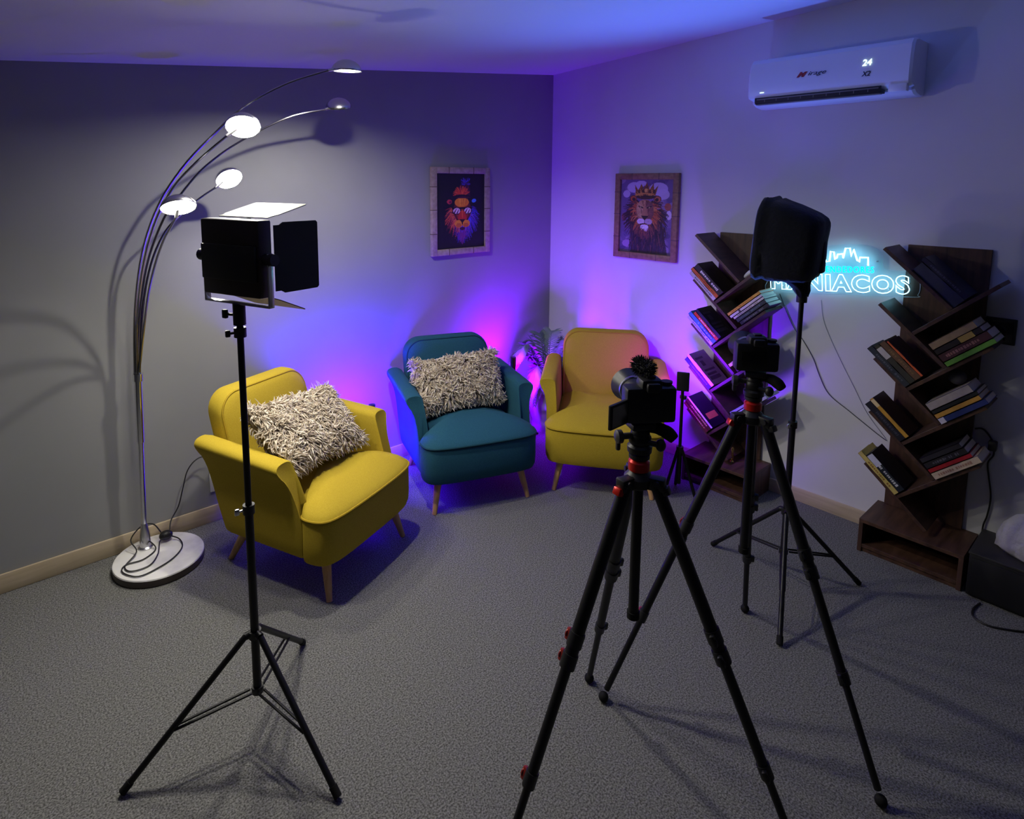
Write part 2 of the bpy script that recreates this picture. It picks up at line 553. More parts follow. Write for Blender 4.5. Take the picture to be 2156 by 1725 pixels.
def cushion_matrix(chair_loc, rz, lx, ly, lz, lean, roll, yaw, scale, tall=1.0):
    """Cushion centre in chair coordinates, leaning back on the backrest."""
    return Matrix.Translation(chair_loc) @ Matrix.Rotation(rz, 4, 'Z') @ Matrix.Translation((lx, ly, lz)) @ Matrix.Rotation(R(yaw), 4, 'Z') @ Matrix.Rotation(R(90 - lean), 4, 'X') @ Matrix.Rotation(R(roll), 4, 'Z') @ Matrix.Diagonal((scale, scale * tall, scale, 1))


for chair, lab, seed, args in (
        (CHAIR_A, 'beige shaggy cushion slumped on the yellow armchair beside the lamp', 7, ((-2.083, -0.843, 0), R(22.1), -0.035, 0.315, 0.600, 46, -6, 3, 1.17, 1.15)),
        (CHAIR_B, 'beige shaggy cushion standing upright on the teal armchair', 9, ((-1.348, -0.778, 0), R(-20.0), -0.030, 0.345, 0.582, 24, 3, 0, 1.20))):
    M = cushion_matrix(*args)
    cu = make_fur_cushion(M, chair, seed)
    cu.matrix_world = M
    tag(cu, lab, 'cushion', 'shaggy cushions on the armchairs')


# ------------------------------------------------------------------ five-arm arc lamp
def arc_lamp():
    bx, by = -2.795, -0.205
    t = thing('floor_lamp', 'chrome five-armed arc floor lamp on a round white marble base', 'floor lamp', (bx, by, 0))
    L = lambda p: V((p[0] - bx, p[1] - by, p[2]))
    px, py = -2.829, -0.105
    MB().lathe([(0.178, 0.0), (0.186, 0.004), (0.187, 0.012), (0.187, 0.033)], 64).build('base', mat('shaded_marble_edge', (0.055, 0.042, 0.036), 0.5), t)  # dark side colour paints in the shade around the marble base
    MB().lathe([(0.187, 0.033), (0.185, 0.038), (0.178, 0.041)], 64).build('marble_top', M_MARBLE, t)
    pole = MB()
    pole.cyl(L((px, py, 0.14)), L((px + 0.012, py, 0.60)), 0.0125, 16)
    pole.cyl(L((px + 0.011, py, 0.55)), L((px + 0.018, py, 0.845)), 0.0165, 18)
    pole.build('pole', M_CHROME, t)
    MB().lathe([(0.032, 0.0), (0.032, 0.006), (0.024, 0.012), (0.022, 0.06), (0.0135, 0.115), (0.0128, 0.12)], 20, Matrix.Translation(L((px, py, 0.040)))).build('pole_socket', M_CHROME_D, t)
    MB().cyl(L((px + 0.018, py, 0.835)), L((px + 0.019, py, 0.868)), 0.0215, 18).build('collar', M_CHROME, t)
    arms = {
        'd': [(-2.821, -0.1, 0.86), (-2.814, -0.116, 1.06), (-2.805, -0.16, 1.235), (-2.788, -0.226, 1.406), (-2.762, -0.308, 1.55), (-2.723, -0.4, 1.677), (-2.659, -0.497, 1.8), (-2.584, -0.592, 1.903), (-2.5, -0.679, 2.002), (-2.357, -0.753, 2.097), (-2.197, -0.807, 2.162)],
        'a': [(-2.814, -0.104, 0.86), (-2.807, -0.126, 1.06), (-2.801, -0.198, 1.24), (-2.79, -0.301, 1.413), (-2.766, -0.424, 1.575), (-2.731, -0.554, 1.698), (-2.703, -0.679, 1.768), (-2.665, -0.786, 1.83), (-2.622, -0.855, 1.882)],
        'e': [(-2.808, -0.098, 0.86), (-2.795, -0.105, 1.055), (-2.775, -0.12, 1.226), (-2.741, -0.143, 1.394), (-2.679, -0.171, 1.56), (-2.614, -0.203, 1.663), (-2.539, -0.238, 1.763), (-2.466, -0.274, 1.834), (-2.399, -0.308, 1.887), (-2.272, -0.339, 1.965), (-2.146, -0.365, 2.025), (-1.998, -0.384, 2.062)],
        'c': [(-2.802, -0.1, 0.86), (-2.786, -0.106, 1.053), (-2.76, -0.121, 1.246), (-2.724, -0.143, 1.393), (-2.672, -0.168, 1.507), (-2.606, -0.194, 1.584), (-2.539, -0.215, 1.646), (-2.47, -0.229, 1.695)],
        'b': [(-2.808, -0.108, 0.86), (-2.783, -0.139, 1.059), (-2.775, -0.237, 1.243), (-2.77, -0.372, 1.389), (-2.768, -0.517, 1.496), (-2.772, -0.648, 1.555), (-2.770, -0.72, 1.595)]}
    C = V((-3.3924, -3.1129, 1.72))
    heads = {'d': ((-2.116, -0.807, 2.168), None, True), 'e': ((-1.930, -0.384, 2.076), None, False),
             'a': ((-2.567, -0.862, 1.914), (0.66, 0.0), True), 'c': ((-2.409, -0.231, 1.731), (0.66, -25.0), True), 'b': ((-2.766, -0.74, 1.627), (0.43, -6.0), True)}
    for k, pts in arms.items():
        hp, tilt, on = heads[k]
        p = catmull([L(q) for q in pts], 4)
        n = len(p)
        MB().tube(p, [0.0058 - 0.0018 * i / n for i in range(n)], 8).build('arm', M_CHROME_A, t)
        hp = V(hp)
        if tilt:
            tow = (C - hp).normalized()
            rgt = tow.cross(V((0, 0, 1))).normalized() * -1
            up = rgt.cross(tow).normalized() * -1
            if up.z < 0: up = -up
            a = R(tilt[1])
            # long axis turned by a in the image; disc normal leans from the line of sight to the image-down side
            down = (-up * math.cos(a) - rgt * math.sin(a)).normalized()
            nrm = (tow * tilt[0] + down * math.sqrt(1 - tilt[0] ** 2)).normalized()
        else:
            nrm = V((0.02, 0.05, -1)).normalized() if k == 'd' else V((0.22, 0.22, -1)).normalized()
        x, y, z = frame_of(-nrm)
        M = basis(x, y, z, L(hp))
        rr = 0.060
        hd = MB()
        hd.lathe([(rr * 0.94, 0.001), (rr, -0.001), (rr * 1.02, 0.004), (rr * 0.98, 0.012), (rr * 0.86, 0.024), (rr * 0.62, 0.036), (rr * 0.34, 0.043), (0.001, 0.046)], 32, M, caps=(False, True))
        h = hd.build('lamp_head', M_CHROME_D, t)
        if tilt:
            MB().lathe([(0.001, -0.004), (rr * 0.5, -0.0035), (rr * 0.92, -0.001), (rr * 0.93, 0.003)], 28, M, caps=(True, True)).build('lamp_glass', M_BULB, h)
        else:
            MB().lathe([(0.001, 0.013), (0.028, 0.014), (0.033, 0.016), (0.033, 0.020)], 24, M, caps=(True, True)).build('lamp_glass', M_BULB_D if on else M_BULB_OFF, h)
            MB().lathe([(rr * 0.93, 0.001), (rr * 0.90, 0.006), (rr * 0.80, 0.014), (0.035, 0.019)], 28, M, caps=(False, False)).build('reflector', mat('grey_reflector', (0.12, 0.12, 0.12), 0.6), h)
        # short neck from the arm into the rim
        e = L(pts[-1])
        tgt = L(hp) - nrm * 0.018
        q = (tgt - e)
        MB().tube([e - q.normalized() * 0.004, e + q * 0.55], [0.0062, 0.0075], 10).build('neck', M_CHROME_D, h)
    # flex with its foot dimmer, coiled on the base, then up to the wall socket
    cord = [(-2.815, -0.12, 0.075), (-2.80, -0.165, 0.050), (-2.862, -0.21, 0.047), (-2.930, -0.205, 0.047), (-2.952, -0.255, 0.047), (-2.905, -0.330, 0.047), (-2.815, -0.315, 0.047), (-2.745, -0.275, 0.047), (-2.700, -0.215, 0.047), (-2.695, -0.150, 0.050), (-2.722, -0.118, 0.062)]
    cord2 = [(-2.745, -0.125, 0.072), (-2.775, -0.135, 0.062), (-2.80, -0.205, 0.047), (-2.85, -0.275, 0.047), (-2.92, -0.272, 0.047), (-2.935, -0.215, 0.047), (-2.875, -0.150, 0.060), (-2.885, -0.095, 0.095), (-2.835, -0.078, 0.135), (-2.785, -0.075, 0.125), (-2.760, -0.100, 0.085)]
    cord3 = [(-2.722, -0.098, 0.085), (-2.705, -0.062, 0.11), (-2.665, -0.045, 0.16), (-2.640, -0.042, 0.24), (-2.615, -0.040, 0.32), (-2.575, -0.042, 0.365), (-2.530, -0.048, 0.372), (-2.490, -0.055, 0.33), (-2.470, -0.045, 0.26), (-2.466, -0.026, 0.22)]
    cm = MB()
    for cpts in (cord, cord2, cord3):
        cm.tube(catmull([L(q) for q in cpts], 6), 0.0030, 6)
    cm.build('power_cord', M_CORD, t)
    sw = MB().ball((0, 0, 0), (0.030, 0.024, 0.022), 16, 10, M=Matrix.Translation(L((-2.742, -0.108, 0.068)))).build('foot_dimmer', M_BLACK, t)
    for q in ((-0.010, -0.018), (0.014, -0.014)):
        MB().ball(L((-2.742 + q[0], -0.108 + q[1], 0.080)), 0.004, 8, 6).build('dimmer_button', M_GREY_PL, sw)
    return t


arc_lamp()
so = thing('wall_socket', 'white wall socket low behind the yellow armchair beside the lamp', 'socket', (-2.466, 0, 0.215))
MB().box((0, -0.005, 0), (0.078, 0.009, 0.115), 0.003).build('socket_plate', M_WHITE, so)
MB().box((0, -0.0115, 0), (0.036, 0.004, 0.062), 0.001).build('socket_insert', mat('grey_socket_insert', (0.35, 0.35, 0.35), 0.5), so)


# ------------------------------------------------------------------ light stands
def light_stand(label, c, feet, zbot, zhub, ztop, knobs, rad=0.012, tube=0.0095, zleg=None):
    t = thing('light_stand', label, 'light stand', (c[0], c[1], 0))
    zk = 0.45
    MB().cyl((0, 0, zbot), (0, 0, knobs[0] + 0.01), rad * 1.05, 14).build('pole', M_BLACK_M, t)
    MB().cyl((0, 0, knobs[0]), (0, 0, ztop), rad * 0.80, 14).build('extension_pole', M_BLACK_M, t)
    for z in knobs:
        k = MB()
        k.cyl((0, 0, z - 0.014), (0, 0, z + 0.014), rad * 1.45, 14)
        c_ = k.build('collar', M_BLACK, t)
        kn = MB()
        kn.cyl((0, 0, 0), (-0.030, -0.004, 0), 0.004, 8)
        kn.box((-0.034, -0.0045, 0), (0.014, 0.009, 0.020), 0.003)
        q = kn.build('clamp_knob', M_CHROME_D if z == knobs[0] else M_BLACK, c_)
        q.location = (0, 0, z)
        q.rotation_euler = (0, 0, R(-10))
    MB().cyl((0, 0, zhub - 0.012), (0, 0, zhub + 0.012), rad * 1.6, 14).build('hub', M_BLACK, t)
    MB().cyl((0, 0, zbot - 0.006), (0, 0, zbot + 0.016), rad * 1.5, 14).build('lower_hub', M_BLACK, t)
    for f in feet:
        f = V((f[0] - c[0], f[1] - c[1], 0.0))
        d = f.normalized()
        side = V((-d.y, d.x, 0))
        a = d * 0.028 + V((0, 0, zhub))
        e = f + V((0, 0, 0.010))
        lg = MB()
        lg.cyl(a, e, tube, 10)
        lg.cyl(a - d * 0.018 + V((0, 0, 0.004)), a, tube * 1.2, 10)
        leg = lg.build('leg', M_BLACK_M, t)
        tip = (e - a).normalized()
        MB().cyl(e - tip * 0.03, f + V((0, 0, 0.0095)), tube * 1.22, 10).build('rubber_foot', M_BLACK_R, leg)
        mid = a.lerp(e, 0.60)
        for s in (-1, 1):
            MB().cyl(d * 0.020 + side * 0.010 * s + V((0, 0, zbot + 0.004)), mid + side * (0.0075 * s) - V((0, 0, 0.004)) , tube * 0.42, 8).build('brace', M_BLACK_M, t)
    return t


ST = (-2.786, -1.362)
light_stand('black tripod light stand holding the square lighting panel', ST, [(-3.156, -1.305), (-2.700, -1.713), (-2.519, -1.099)], 0.152, 0.345, 1.3125, [0.752, 1.292])
SB = (-0.826, -2.122)
light_stand('black light stand holding the black cloth-wrapped light', SB, [(-0.757, -1.773), (-0.548, -2.332), (-1.172, -2.266)], 0.170, 0.352, 1.2455, [0.735])


# square panel with barn doors on the stand
def led_panel():
    t = thing('lighting_panel', 'square black lighting panel with barn doors on a stand before the arc lamp', 'studio light', (ST[0], ST[1], 1.354), R(20.9))
    # local +x is where the light points; y across; z up
    W, H, D = 0.232, 0.216, 0.048
    zc = 0.155
    MB().box((0, 0, zc), (D, W, H), 0.006).build('housing', M_BRONZE, t)
    MB().box((-D / 2 - 0.004, 0.0, zc - 0.012), (0.010, W * 0.93, H * 0.46), 0.003).build('control_box', M_BLACK, t)
    MB().box((D / 2 + 0.002, 0, zc), (0.004, W * 0.92, H * 0.9), 0.001).build('diffuser', mat('unlit_diffuser', (0.5, 0.5, 0.48), 0.5), t)
    yk = MB()
    yw = W / 2 + 0.014
    for s in (-1, 1):
        yk.box((0, s * yw, zc - 0.058), (0.020, 0.005, 0.150), 0.002)
    yk.box((0, 0, zc - 0.132), (0.020, 2 * yw + 0.005, 0.006), 0.002)
    yk.build('yoke', M_CHROME_D, t)
    for s in (-1, 1):
        kn = MB().cyl((0, s * (W / 2 + 0.002), zc), (0, s * (W / 2 + 0.034), zc), 0.017, 14).build('tilt_knob', M_BLACK, t)
    mo = MB()
    mo.cyl((0, 0, -0.040), (0, 0, 0.022), 0.0175, 16)
    mo.cyl((0, 0, -0.012), (-0.008, 0.045, -0.012), 0.0045, 8)
    mo.box((-0.008, 0.050, -0.012), (0.012, 0.016, 0.026), 0.003)
    mo.build('mounting_socket', M_BLACK, t)

    def flap(name, M, w0, w1, l, m, bx=0.0025):
        poly = [(0, -w0 / 2), (0.018, -w0 / 2), (0.03, -w1 / 2), (l - 0.006, -w1 / 2), (l, -w1 / 2 + 0.006), (l, w1 / 2 - 0.006), (l - 0.006, w1 / 2), (0.03, w1 / 2), (0.018, w0 / 2), (0, w0 / 2)]
        MB().prism(poly, -bx / 2, bx / 2, 0, M).build(name, m, t)
    fx = D / 2 + 0.004
    # top, bottom, near and far flaps hinged on the front edge
    flap('barn_door', Matrix.Translation((fx, 0, zc + H / 2 + 0.004)) @ Matrix.Rotation(R(-13), 4, 'Y'), 0.20, 0.215, 0.150, M_LAMPLIT_FLAP)
    flap('barn_door', Matrix.Translation((fx, 0, zc - H / 2 - 0.003)) @ Matrix.Rotation(R(24), 4, 'Y'), 0.20, 0.215, 0.140, M_BRONZE)
    for s, a in ((-1, -8), (1, 6)):
        flap('barn_door', Matrix.Translation((fx, s * (W / 2 + 0.003), zc)) @ Matrix.Rotation(R(a), 4, 'Z') @ Matrix.Rotation(R(90), 4, 'X'), 0.185, 0.20, 0.150, M_BLACK)
    return t


led_panel()


# black cloth-wrapped light on the second stand
def wrapped_light():
    t = thing('wrapped_light', 'studio light wrapped in black cloth, hiding part of the neon sign', 'studio light', (SB[0], SB[1], 1.302), R(98))
    rnd = random.Random(3)
    # local x roughly towards the room corner; section loops from the open front to the gathered back
    n = 44
    cz = 0.182

    def loop(x, hy, hz, rc, dz=0.0, wob=0.0, ph=0.0, dy=0.0):
        pts = []
        for j in range(n):
            a = 2 * math.pi * j / n
            ca, sa = math.cos(a), math.sin(a)
            p = 5.0 if rc < 0.5 else 2.6
            k = (abs(ca) ** p + abs(sa) ** p) ** (-1 / p)
            wv = 1 + wob * math.sin(7 * a + ph) + wob * 0.7 * math.sin(13 * a + 2 * ph)
            pts.append((x + 0.010 * math.sin(5 * a + ph) * (wob * 20), dy + hy * k * ca * wv, cz + dz + hz * k * sa * wv))
        return pts
    rs = [loop(0.120, 0.10, 0.10, 0), loop(0.128, 0.140, 0.150, 0), loop(0.118, 0.155, 0.170, 0, 0.004, 0.010, 0.4), loop(0.100, 0.157, 0.172, 0, 0.004, 0.022, 1.0),
          loop(0.082, 0.147, 0.162, 0, 0.003, 0.026, 1.9), loop(0.062, 0.154, 0.169, 0, 0.002, 0.020, 2.7), loop(0.0, 0.148, 0.158, 0, -0.003, 0.010, 3.1),
          loop(-0.045, 0.142, 0.149, 0, -0.008, 0.010, 3.9), loop(-0.085, 0.136, 0.140, 0, -0.013, 0.012, 4.4), loop(-0.112, 0.126, 0.126, 0, -0.016, 0.014, 5.0), loop(-0.126, 0.100, 0.105, 0, -0.010, 0.012, 5.5), loop(-0.130, 0.05, 0.05, 1, -0.010)]
    TL = Matrix.Translation((0.050, 0, 0.004)) @ Matrix.Translation((0, 0, cz)) @ Matrix.Rotation(R(-4), 4, 'Y') @ Matrix.Diagonal((0.87, 0.95, 0.97, 1)) @ Matrix.Translation((0, 0, -cz))
    MB().rings(rs, M=TL).build('cloth_cover', M_BLACK_F, t, 60)
    # drooping hem towards the stand
    hem = []
    for z, hx, hy, wob in ((0.075, 0.085, 0.095, 0.02), (0.045, 0.066, 0.074, 0.04), (0.022, 0.044, 0.048, 0.06), (0.0, 0.030, 0.032, 0.08), (-0.026, 0.022, 0.024, 0.06)):
        hem.append([(hx * math.cos(2 * math.pi * j / n) * (1 + wob * math.sin(9 * 2 * math.pi * j / n)), hy * math.sin(2 * math.pi * j / n) * (1 + wob * math.sin(7 * 2 * math.pi * j / n + 1)), z + 0.008 * math.sin(3 * 2 * math.pi * j / n)) for j in range(n)])
    MB().rings([[(x + 0.045 * max(0, (z + 0.01) / 0.06), y, z) for x, y, z in r_] for r_ in hem]).build('gathered_hem', M_BLACK_F, t, 60)
    MB().cyl((0, 0, -0.055), (0, 0, -0.020), 0.020, 14).build('mounting_socket', M_BLACK, t)
    MB().box((-0.056, -0.030, 0.13), (0.02, 0.05, 0.13), 0.008).build('side_flap', M_BLACK_F, t)
    return t


wrapped_light()


# ------------------------------------------------------------------ camera tripods
def tripod(label, c, r, angles, zs=0.985, col=(0.60, 1.045), red=()):
    t = thing('camera_tripod', label, 'tripod', (c[0], c[1], 0), 0, 'camera tripods')
    MB().cyl((0, 0, col[0]), (0, 0, col[1]), 0.0135, 16).build('centre_column', M_BLACK_M, t)
    MB().cyl((0, 0, col[0] - 0.006), (0, 0, col[0] + 0.012), 0.0165, 16).build('column_end', M_BLACK_R, t)
    MB().lathe([(0.022, zs - 0.030), (0.034, zs - 0.022), (0.036, zs + 0.0), (0.026, zs + 0.012), (0.022, zs + 0.016)], 22).build('spider', M_BLACK, t)
    MB().lathe([(0.020, zs + 0.014), (0.0265, zs + 0.018), (0.0265, zs + 0.040), (0.020, zs + 0.046)], 22).build('red_collar', M_RED, t)
    MB().lathe([(0.018, zs + 0.044), (0.026, zs + 0.050), (0.026, zs + 0.060)], 22).build('column_plate', M_BLACK, t)
    for k, an in enumerate(angles):
        d = V((math.cos(R(an)), math.sin(R(an)), 0))
        sd = V((-d.y, d.x, 0))
        a = d * 0.044 + V((0, 0, zs - 0.012))
        e = d * r + V((0, 0, 0.020))
        ax = (e - a).normalized()
        L = (e - a).length
        P = lambda s: a + ax * (L * s)
        lg = MB()
        lg.cyl(P(0), P(0.42), 0.0165, 14)
        lg.cyl(P(0.42), P(0.70), 0.0130, 14)
        lg.cyl(P(0.70), P(0.975), 0.0098, 14)
        leg = lg.build('leg', M_BLACK_M, t)
        hg = MB()
        hg.box((0, 0, 0), (0.050, 0.030, 0.034), 0.006, basis(d, sd, (0, 0, 1), d * 0.042 + V((0, 0, zs - 0.010))))
        hg.cyl(d * 0.050 - sd * 0.021 + V((0, 0, zs - 0.006)), d * 0.050 + sd * 0.021 + V((0, 0, zs - 0.006)), 0.0085, 12)
        hinge = hg.build('leg_hinge', M_BLACK, t)
        up = sd.cross(ax).normalized()
        if up.z < 0: up = -up
        MB().box((0, 0, 0), (0.020, 0.024, 0.022), 0.004, basis(ax, sd, up, P(0.020) + up * 0.017)).build('angle_latch', M_RED if k in red else M_BLACK, hinge)
        for s, rad in ((0.375, 0.0195), (0.425, 0.0195), (0.70, 0.0160)):
            q = P(s)
            ck = MB()
            ck.cyl(q - ax * 0.017, q + ax * 0.017, rad, 14)
            lock = ck.build('leg_lock', M_BLACK, leg)
            lv = MB()
            lv.box((0, 0, 0), (0.030, 0.014, 0.012), 0.004, basis(ax, sd, up, q - sd * (rad + 0.003) + up * 0.003))
            lv.tube([q - sd * (rad + 0.006) + ax * (0.010 * math.cos(w_)) + up * (0.010 * math.sin(w_)) for w_ in [k_ * math.pi / 6 for k_ in range(7)]], 0.0028, 6)
            lv.build('lock_lever', M_RED_D if k in red else M_BLACK, leg)
        MB().ball(d * r + V((0, 0, 0.017)), 0.0165, 14, 10).build('rubber_foot', M_BLACK_R, leg)
    return t


T1 = (-2.123, -2.263)
T2 = (-1.506, -2.261)
tripod('black camera tripod with red levers, carrying the camera with the furry microphone', T1, 0.453, (51.6, 171.6, 291.6), 0.985, (0.60, 1.045), (1,))
tripod('black camera tripod before the bookcases, carrying the plain camera', T2, 0.452, (143.0, 22.0, 263.0), 0.990, (0.525, 1.048), (0,))


def pan_head(label, c, z, yaw):
    t = thing('tripod_head', label, 'tripod head', (c[0], c[1], z), yaw, 'tripod heads')
    MB().lathe([(0.020, 0.0), (0.030, 0.004), (0.031, 0.018), (0.024, 0.024)], 22).build('pan_base', M_BLACK, t)
    b = MB()
    b.lathe([(0.022, 0.022), (0.027, 0.028), (0.028, 0.042), (0.022, 0.052)], 20)
    b.ball((0, 0, 0.050), 0.024, 18, 12)
    b.build('head_body', M_BLACK_M, t)
    MB().box((0, 0.0, 0.0735), (0.062, 0.050, 0.016), 0.004).build('quick_release_plate', M_BLACK, t)
    k = MB()
    k.cyl((-0.022, 0, 0.046), (-0.048, 0, 0.046), 0.008, 12)
    k.lathe([(0.010, 0), (0.017, 0.004), (0.017, 0.016), (0.010, 0.020)], 14, Matrix.Translation((-0.046, 0, 0.046)) @ Matrix.Rotation(R(-90), 4, 'Y'))
    k.box((-0.058, 0, 0.030), (0.012, 0.012, 0.040), 0.005)
    k.build('locking_knob', M_GREY_PL, t)
    h = MB()
    h.tube(catmull([(0.020, 0, 0.062), (0.042, -0.010, 0.064), (0.062, -0.022, 0.056), (0.076, -0.034, 0.042)], 5), [0.010, 0.011, 0.012, 0.013, 0.014, 0.015, 0.016, 0.016, 0.016, 0.017, 0.017, 0.017, 0.016, 0.015, 0.014, 0.012], 12)
    h.build('pan_handle', M_BLACK_R, t)
    k2 = MB()
    k2.cyl((0.010, -0.020, 0.034), (0.034, -0.030, 0.030), 0.007, 10)
    k2.ball((0.040, -0.032, 0.029), (0.013, 0.013, 0.016), 12, 8)
    k2.build('pan_knob', M_BLACK, t)
    return t


def camera(label, c, z, yaw, screen, mic):
    """Local +y is where the lens points."""
    t = thing('video_camera', label, 'camera', (c[0], c[1], z), yaw, 'cameras on tripods')
    b = MB()
    b.box((0, 0, 0.048), (0.128, 0.050, 0.092), 0.010)
    b.box((0.050, 0.022, 0.044), (0.034, 0.042, 0.084), 0.014)
    b.box((0, 0.0, 0.098), (0.056, 0.052, 0.034), 0.012)
    b.box((0, -0.030, 0.096), (0.034, 0.014, 0.024), 0.006)
    b.build('camera_body', M_BLACK, t)
    MB().lathe([(0.012, 0.0), (0.014, 0.003), (0.014, 0.008)], 16, Matrix.Translation((0.046, 0.004, 0.094))).build('mode_dial', M_GREY_PL, t)
    MB().lathe([(0.0345, 0.022), (0.0345, 0.040), (0.037, 0.044), (0.037, 0.085), (0.034, 0.088), (0.034, 0.104)], 26, Matrix.Translation((-0.004, 0, 0.046)) @ Matrix.Rotation(R(-90), 4, 'X')).build('lens', M_BLACK_M, t)
    MB().lathe([(0.035, 0.098), (0.0375, 0.100), (0.0375, 0.108), (0.034, 0.110)], 26, Matrix.Translation((-0.004, 0, 0.046)) @ Matrix.Rotation(R(-90), 4, 'X')).build('lens_ring', M_CHROME_D, t)
    hd = MB()
    MB().lathe([(0.036, 0.108), (0.046, 0.150), (0.044, 0.150), (0.034, 0.109)], 26, Matrix.Translation((-0.004, 0, 0.046)) @ Matrix.Rotation(R(-90), 4, 'X'), caps=(False, False)).build('lens_hood', M_BLACK, t)
    if screen:
        FS = Matrix.Translation((-0.088, -0.040, 0)) @ Matrix.Rotation(R(38), 4, 'Z')
        s = MB().box((0, 0, 0.036), (0.076, 0.009, 0.062), 0.003, FS).build('flip_screen', M_BLACK, t)
        MB().box((0, -0.0052, 0.036), (0.066, 0.0012, 0.050), 0.0, FS).build('screen_glass', M_SCREEN, s)
    else:
        MB().box((-0.012, -0.0262, 0.042), (0.076, 0.003, 0.052), 0.001).build('rear_screen', M_SCREEN, t)
    MB().box((0.0, -0.002, 0.1175), (0.022, 0.022, 0.005), 0.001).build('hot_shoe', M_GREY_PL, t)
    if mic:
        rnd = random.Random(11)
        m = MB()
        m.ball((0, 0, 0), (0.020, 0.042, 0.015), 14, 10, M=Matrix.Translation((-0.004, 0.034, 0.130)))
        for k in range(420):
            u = V((rnd.gauss(0, 1), rnd.gauss(0, 1), rnd.gauss(0, 1))).normalized()
            p = V((-0.004 + 0.019 * u.x, 0.034 + 0.040 * u.y, 0.130 + 0.014 * u.z))
            d = (u + V((rnd.gauss(0, .35), rnd.gauss(0, .35), rnd.gauss(0, .35)))).normalized()
            m.tube([p, p + d * 0.008, p + d * 0.015], [0.0016, 0.0012, 0.0002], 4, 0, False)
        m.build('furry_microphone', mat('black_fur', (0.012, 0.011, 0.011), 0.9), t)
        MB().box((-0.004, 0.0, 0.122), (0.016, 0.02, 0.010), 0.002).build('microphone_mount', M_BLACK, t)
    return t


pan_head('black tripod head under the camera with the furry microphone', T1, 1.047, R(-30))
camera('black camera with a furry microphone and flipped-out screen, on a tripod', (T1[0] + 0.010, T1[1] - 0.014), 1.130, R(-36), True, True)
pan_head('black tripod head under the plain camera before the bookcases', T2, 1.051, R(-58))
camera('black camera without microphone, on the tripod before the bookcases', T2, 1.134, R(-50), False, False)


# ------------------------------------------------------------------ coloured lights behind the chairs
def light_wand(label, c, z0, z1, face, strip, lean=0.0, foot=0.20, fa=20):
    t = thing('light_wand', label, 'light wand', (c[0], c[1], 0))
    top = V((math.cos(R(lean)) * 0, 0, 0))
    d = V((math.cos(R(face)), math.sin(R(face)), 0))
    MB().cyl((0, 0, 0.07), (0, 0, z0), 0.008, 10).build('stand_pole', M_BLACK_M, t)
    MB().cyl((0, 0, 0.06), (0, 0, 0.085), 0.014, 12).build('hub', M_BLACK, t)
    for k in range(3):
        a = R(fa + 120 * k)
        MB().cyl((0.010 * math.cos(a), 0.010 * math.sin(a), 0.078), (foot * math.cos(a), foot * math.sin(a), 0.0075), 0.0065, 8).build('leg', M_BLACK_M, t)
    b = MB()
    b.tube([(0, 0, z0), (0, 0, z1)], 0.0185, 16)
    b.build('wand_body', M_BLACK, t)
    MB().box((0, 0, 0), (0.006, 0.026, (z1 - z0) - 0.06), 0.001, basis(d, (-d.y, d.x, 0), (0, 0, 1), d * 0.0185 + V((0, 0, (z0 + z1) / 2)))).build('light_strip', strip, t)
    return t


light_wand('black blue-glowing light wand behind the yellow armchair beside the lamp', (-1.749, -0.330), 0.30, 0.532, 90, M_WAND_B, foot=0.13, fa=30)
light_wand('black magenta-glowing light wand between the teal armchair and the palm', (-0.700, -0.335), 0.36, 0.600, 42, M_WAND_M, foot=0.26, fa=4)


def panel_on_stand():
    t = thing('pocket_light', 'small black pocket light glowing violet on a thin stand by the bookcase', 'studio light', (-0.430, -1.388, 0.0))
    MB().cyl((0, 0, 0.20), (0, 0, 0.60), 0.0085, 12).build('stand_pole', M_BLACK_M, t)
    MB().cyl((0, 0, 0.06), (0, 0, 0.27), 0.0135, 12).build('lower_pole', M_BLACK_M, t)
    MB().cyl((0, 0, 0.24), (0, 0, 0.275), 0.019, 12).build('hub', M_BLACK, t)
    MB().box((0.010, 0, 0.555), (0.02, 0.034, 0.022), 0.004).build('clamp', M_BLACK, t)
    for a, r in ((280, 0.095), (40, 0.085), (160, 0.095)):
        a = R(a)
        MB().cyl((0.014 * math.cos(a), 0.014 * math.sin(a), 0.255), (r * math.cos(a), r * math.sin(a), 0.0105), 0.0085, 10).build('leg', M_BLACK_M, t)
    d = V((math.cos(R(30)), math.sin(R(30)), 0))
    Mx = basis(d, (-d.y, d.x, 0), (0, 0, 1), (0, 0, 0.645))
    MB().box((0, 0, 0), (0.018, 0.066, 0.106), 0.005, Mx).build('light_body', M_BLACK, t)
    MB().box((0.0105, 0, 0), (0.003, 0.050, 0.088), 0.001, Mx).build('light_face', M_PANEL_V, t)
    # blue spot added for the ceiling wash, taken as this light's spill
    d = bpy.data.lights.new('upward_beam', 'SPOT')
    d.energy = UP_POWER; d.color = UP_COLOR; d.spot_size = R(88); d.spot_blend = 1.0; d.shadow_soft_size = 0.03
    o = link(bpy.data.objects.new('upward_beam', d), t)
    o.location = (0, 0, 0.715)
    o.rotation_euler = V((-0.40, -0.28, 1)).to_track_quat('-Z', 'Y').to_euler()
    return t


panel_on_stand()


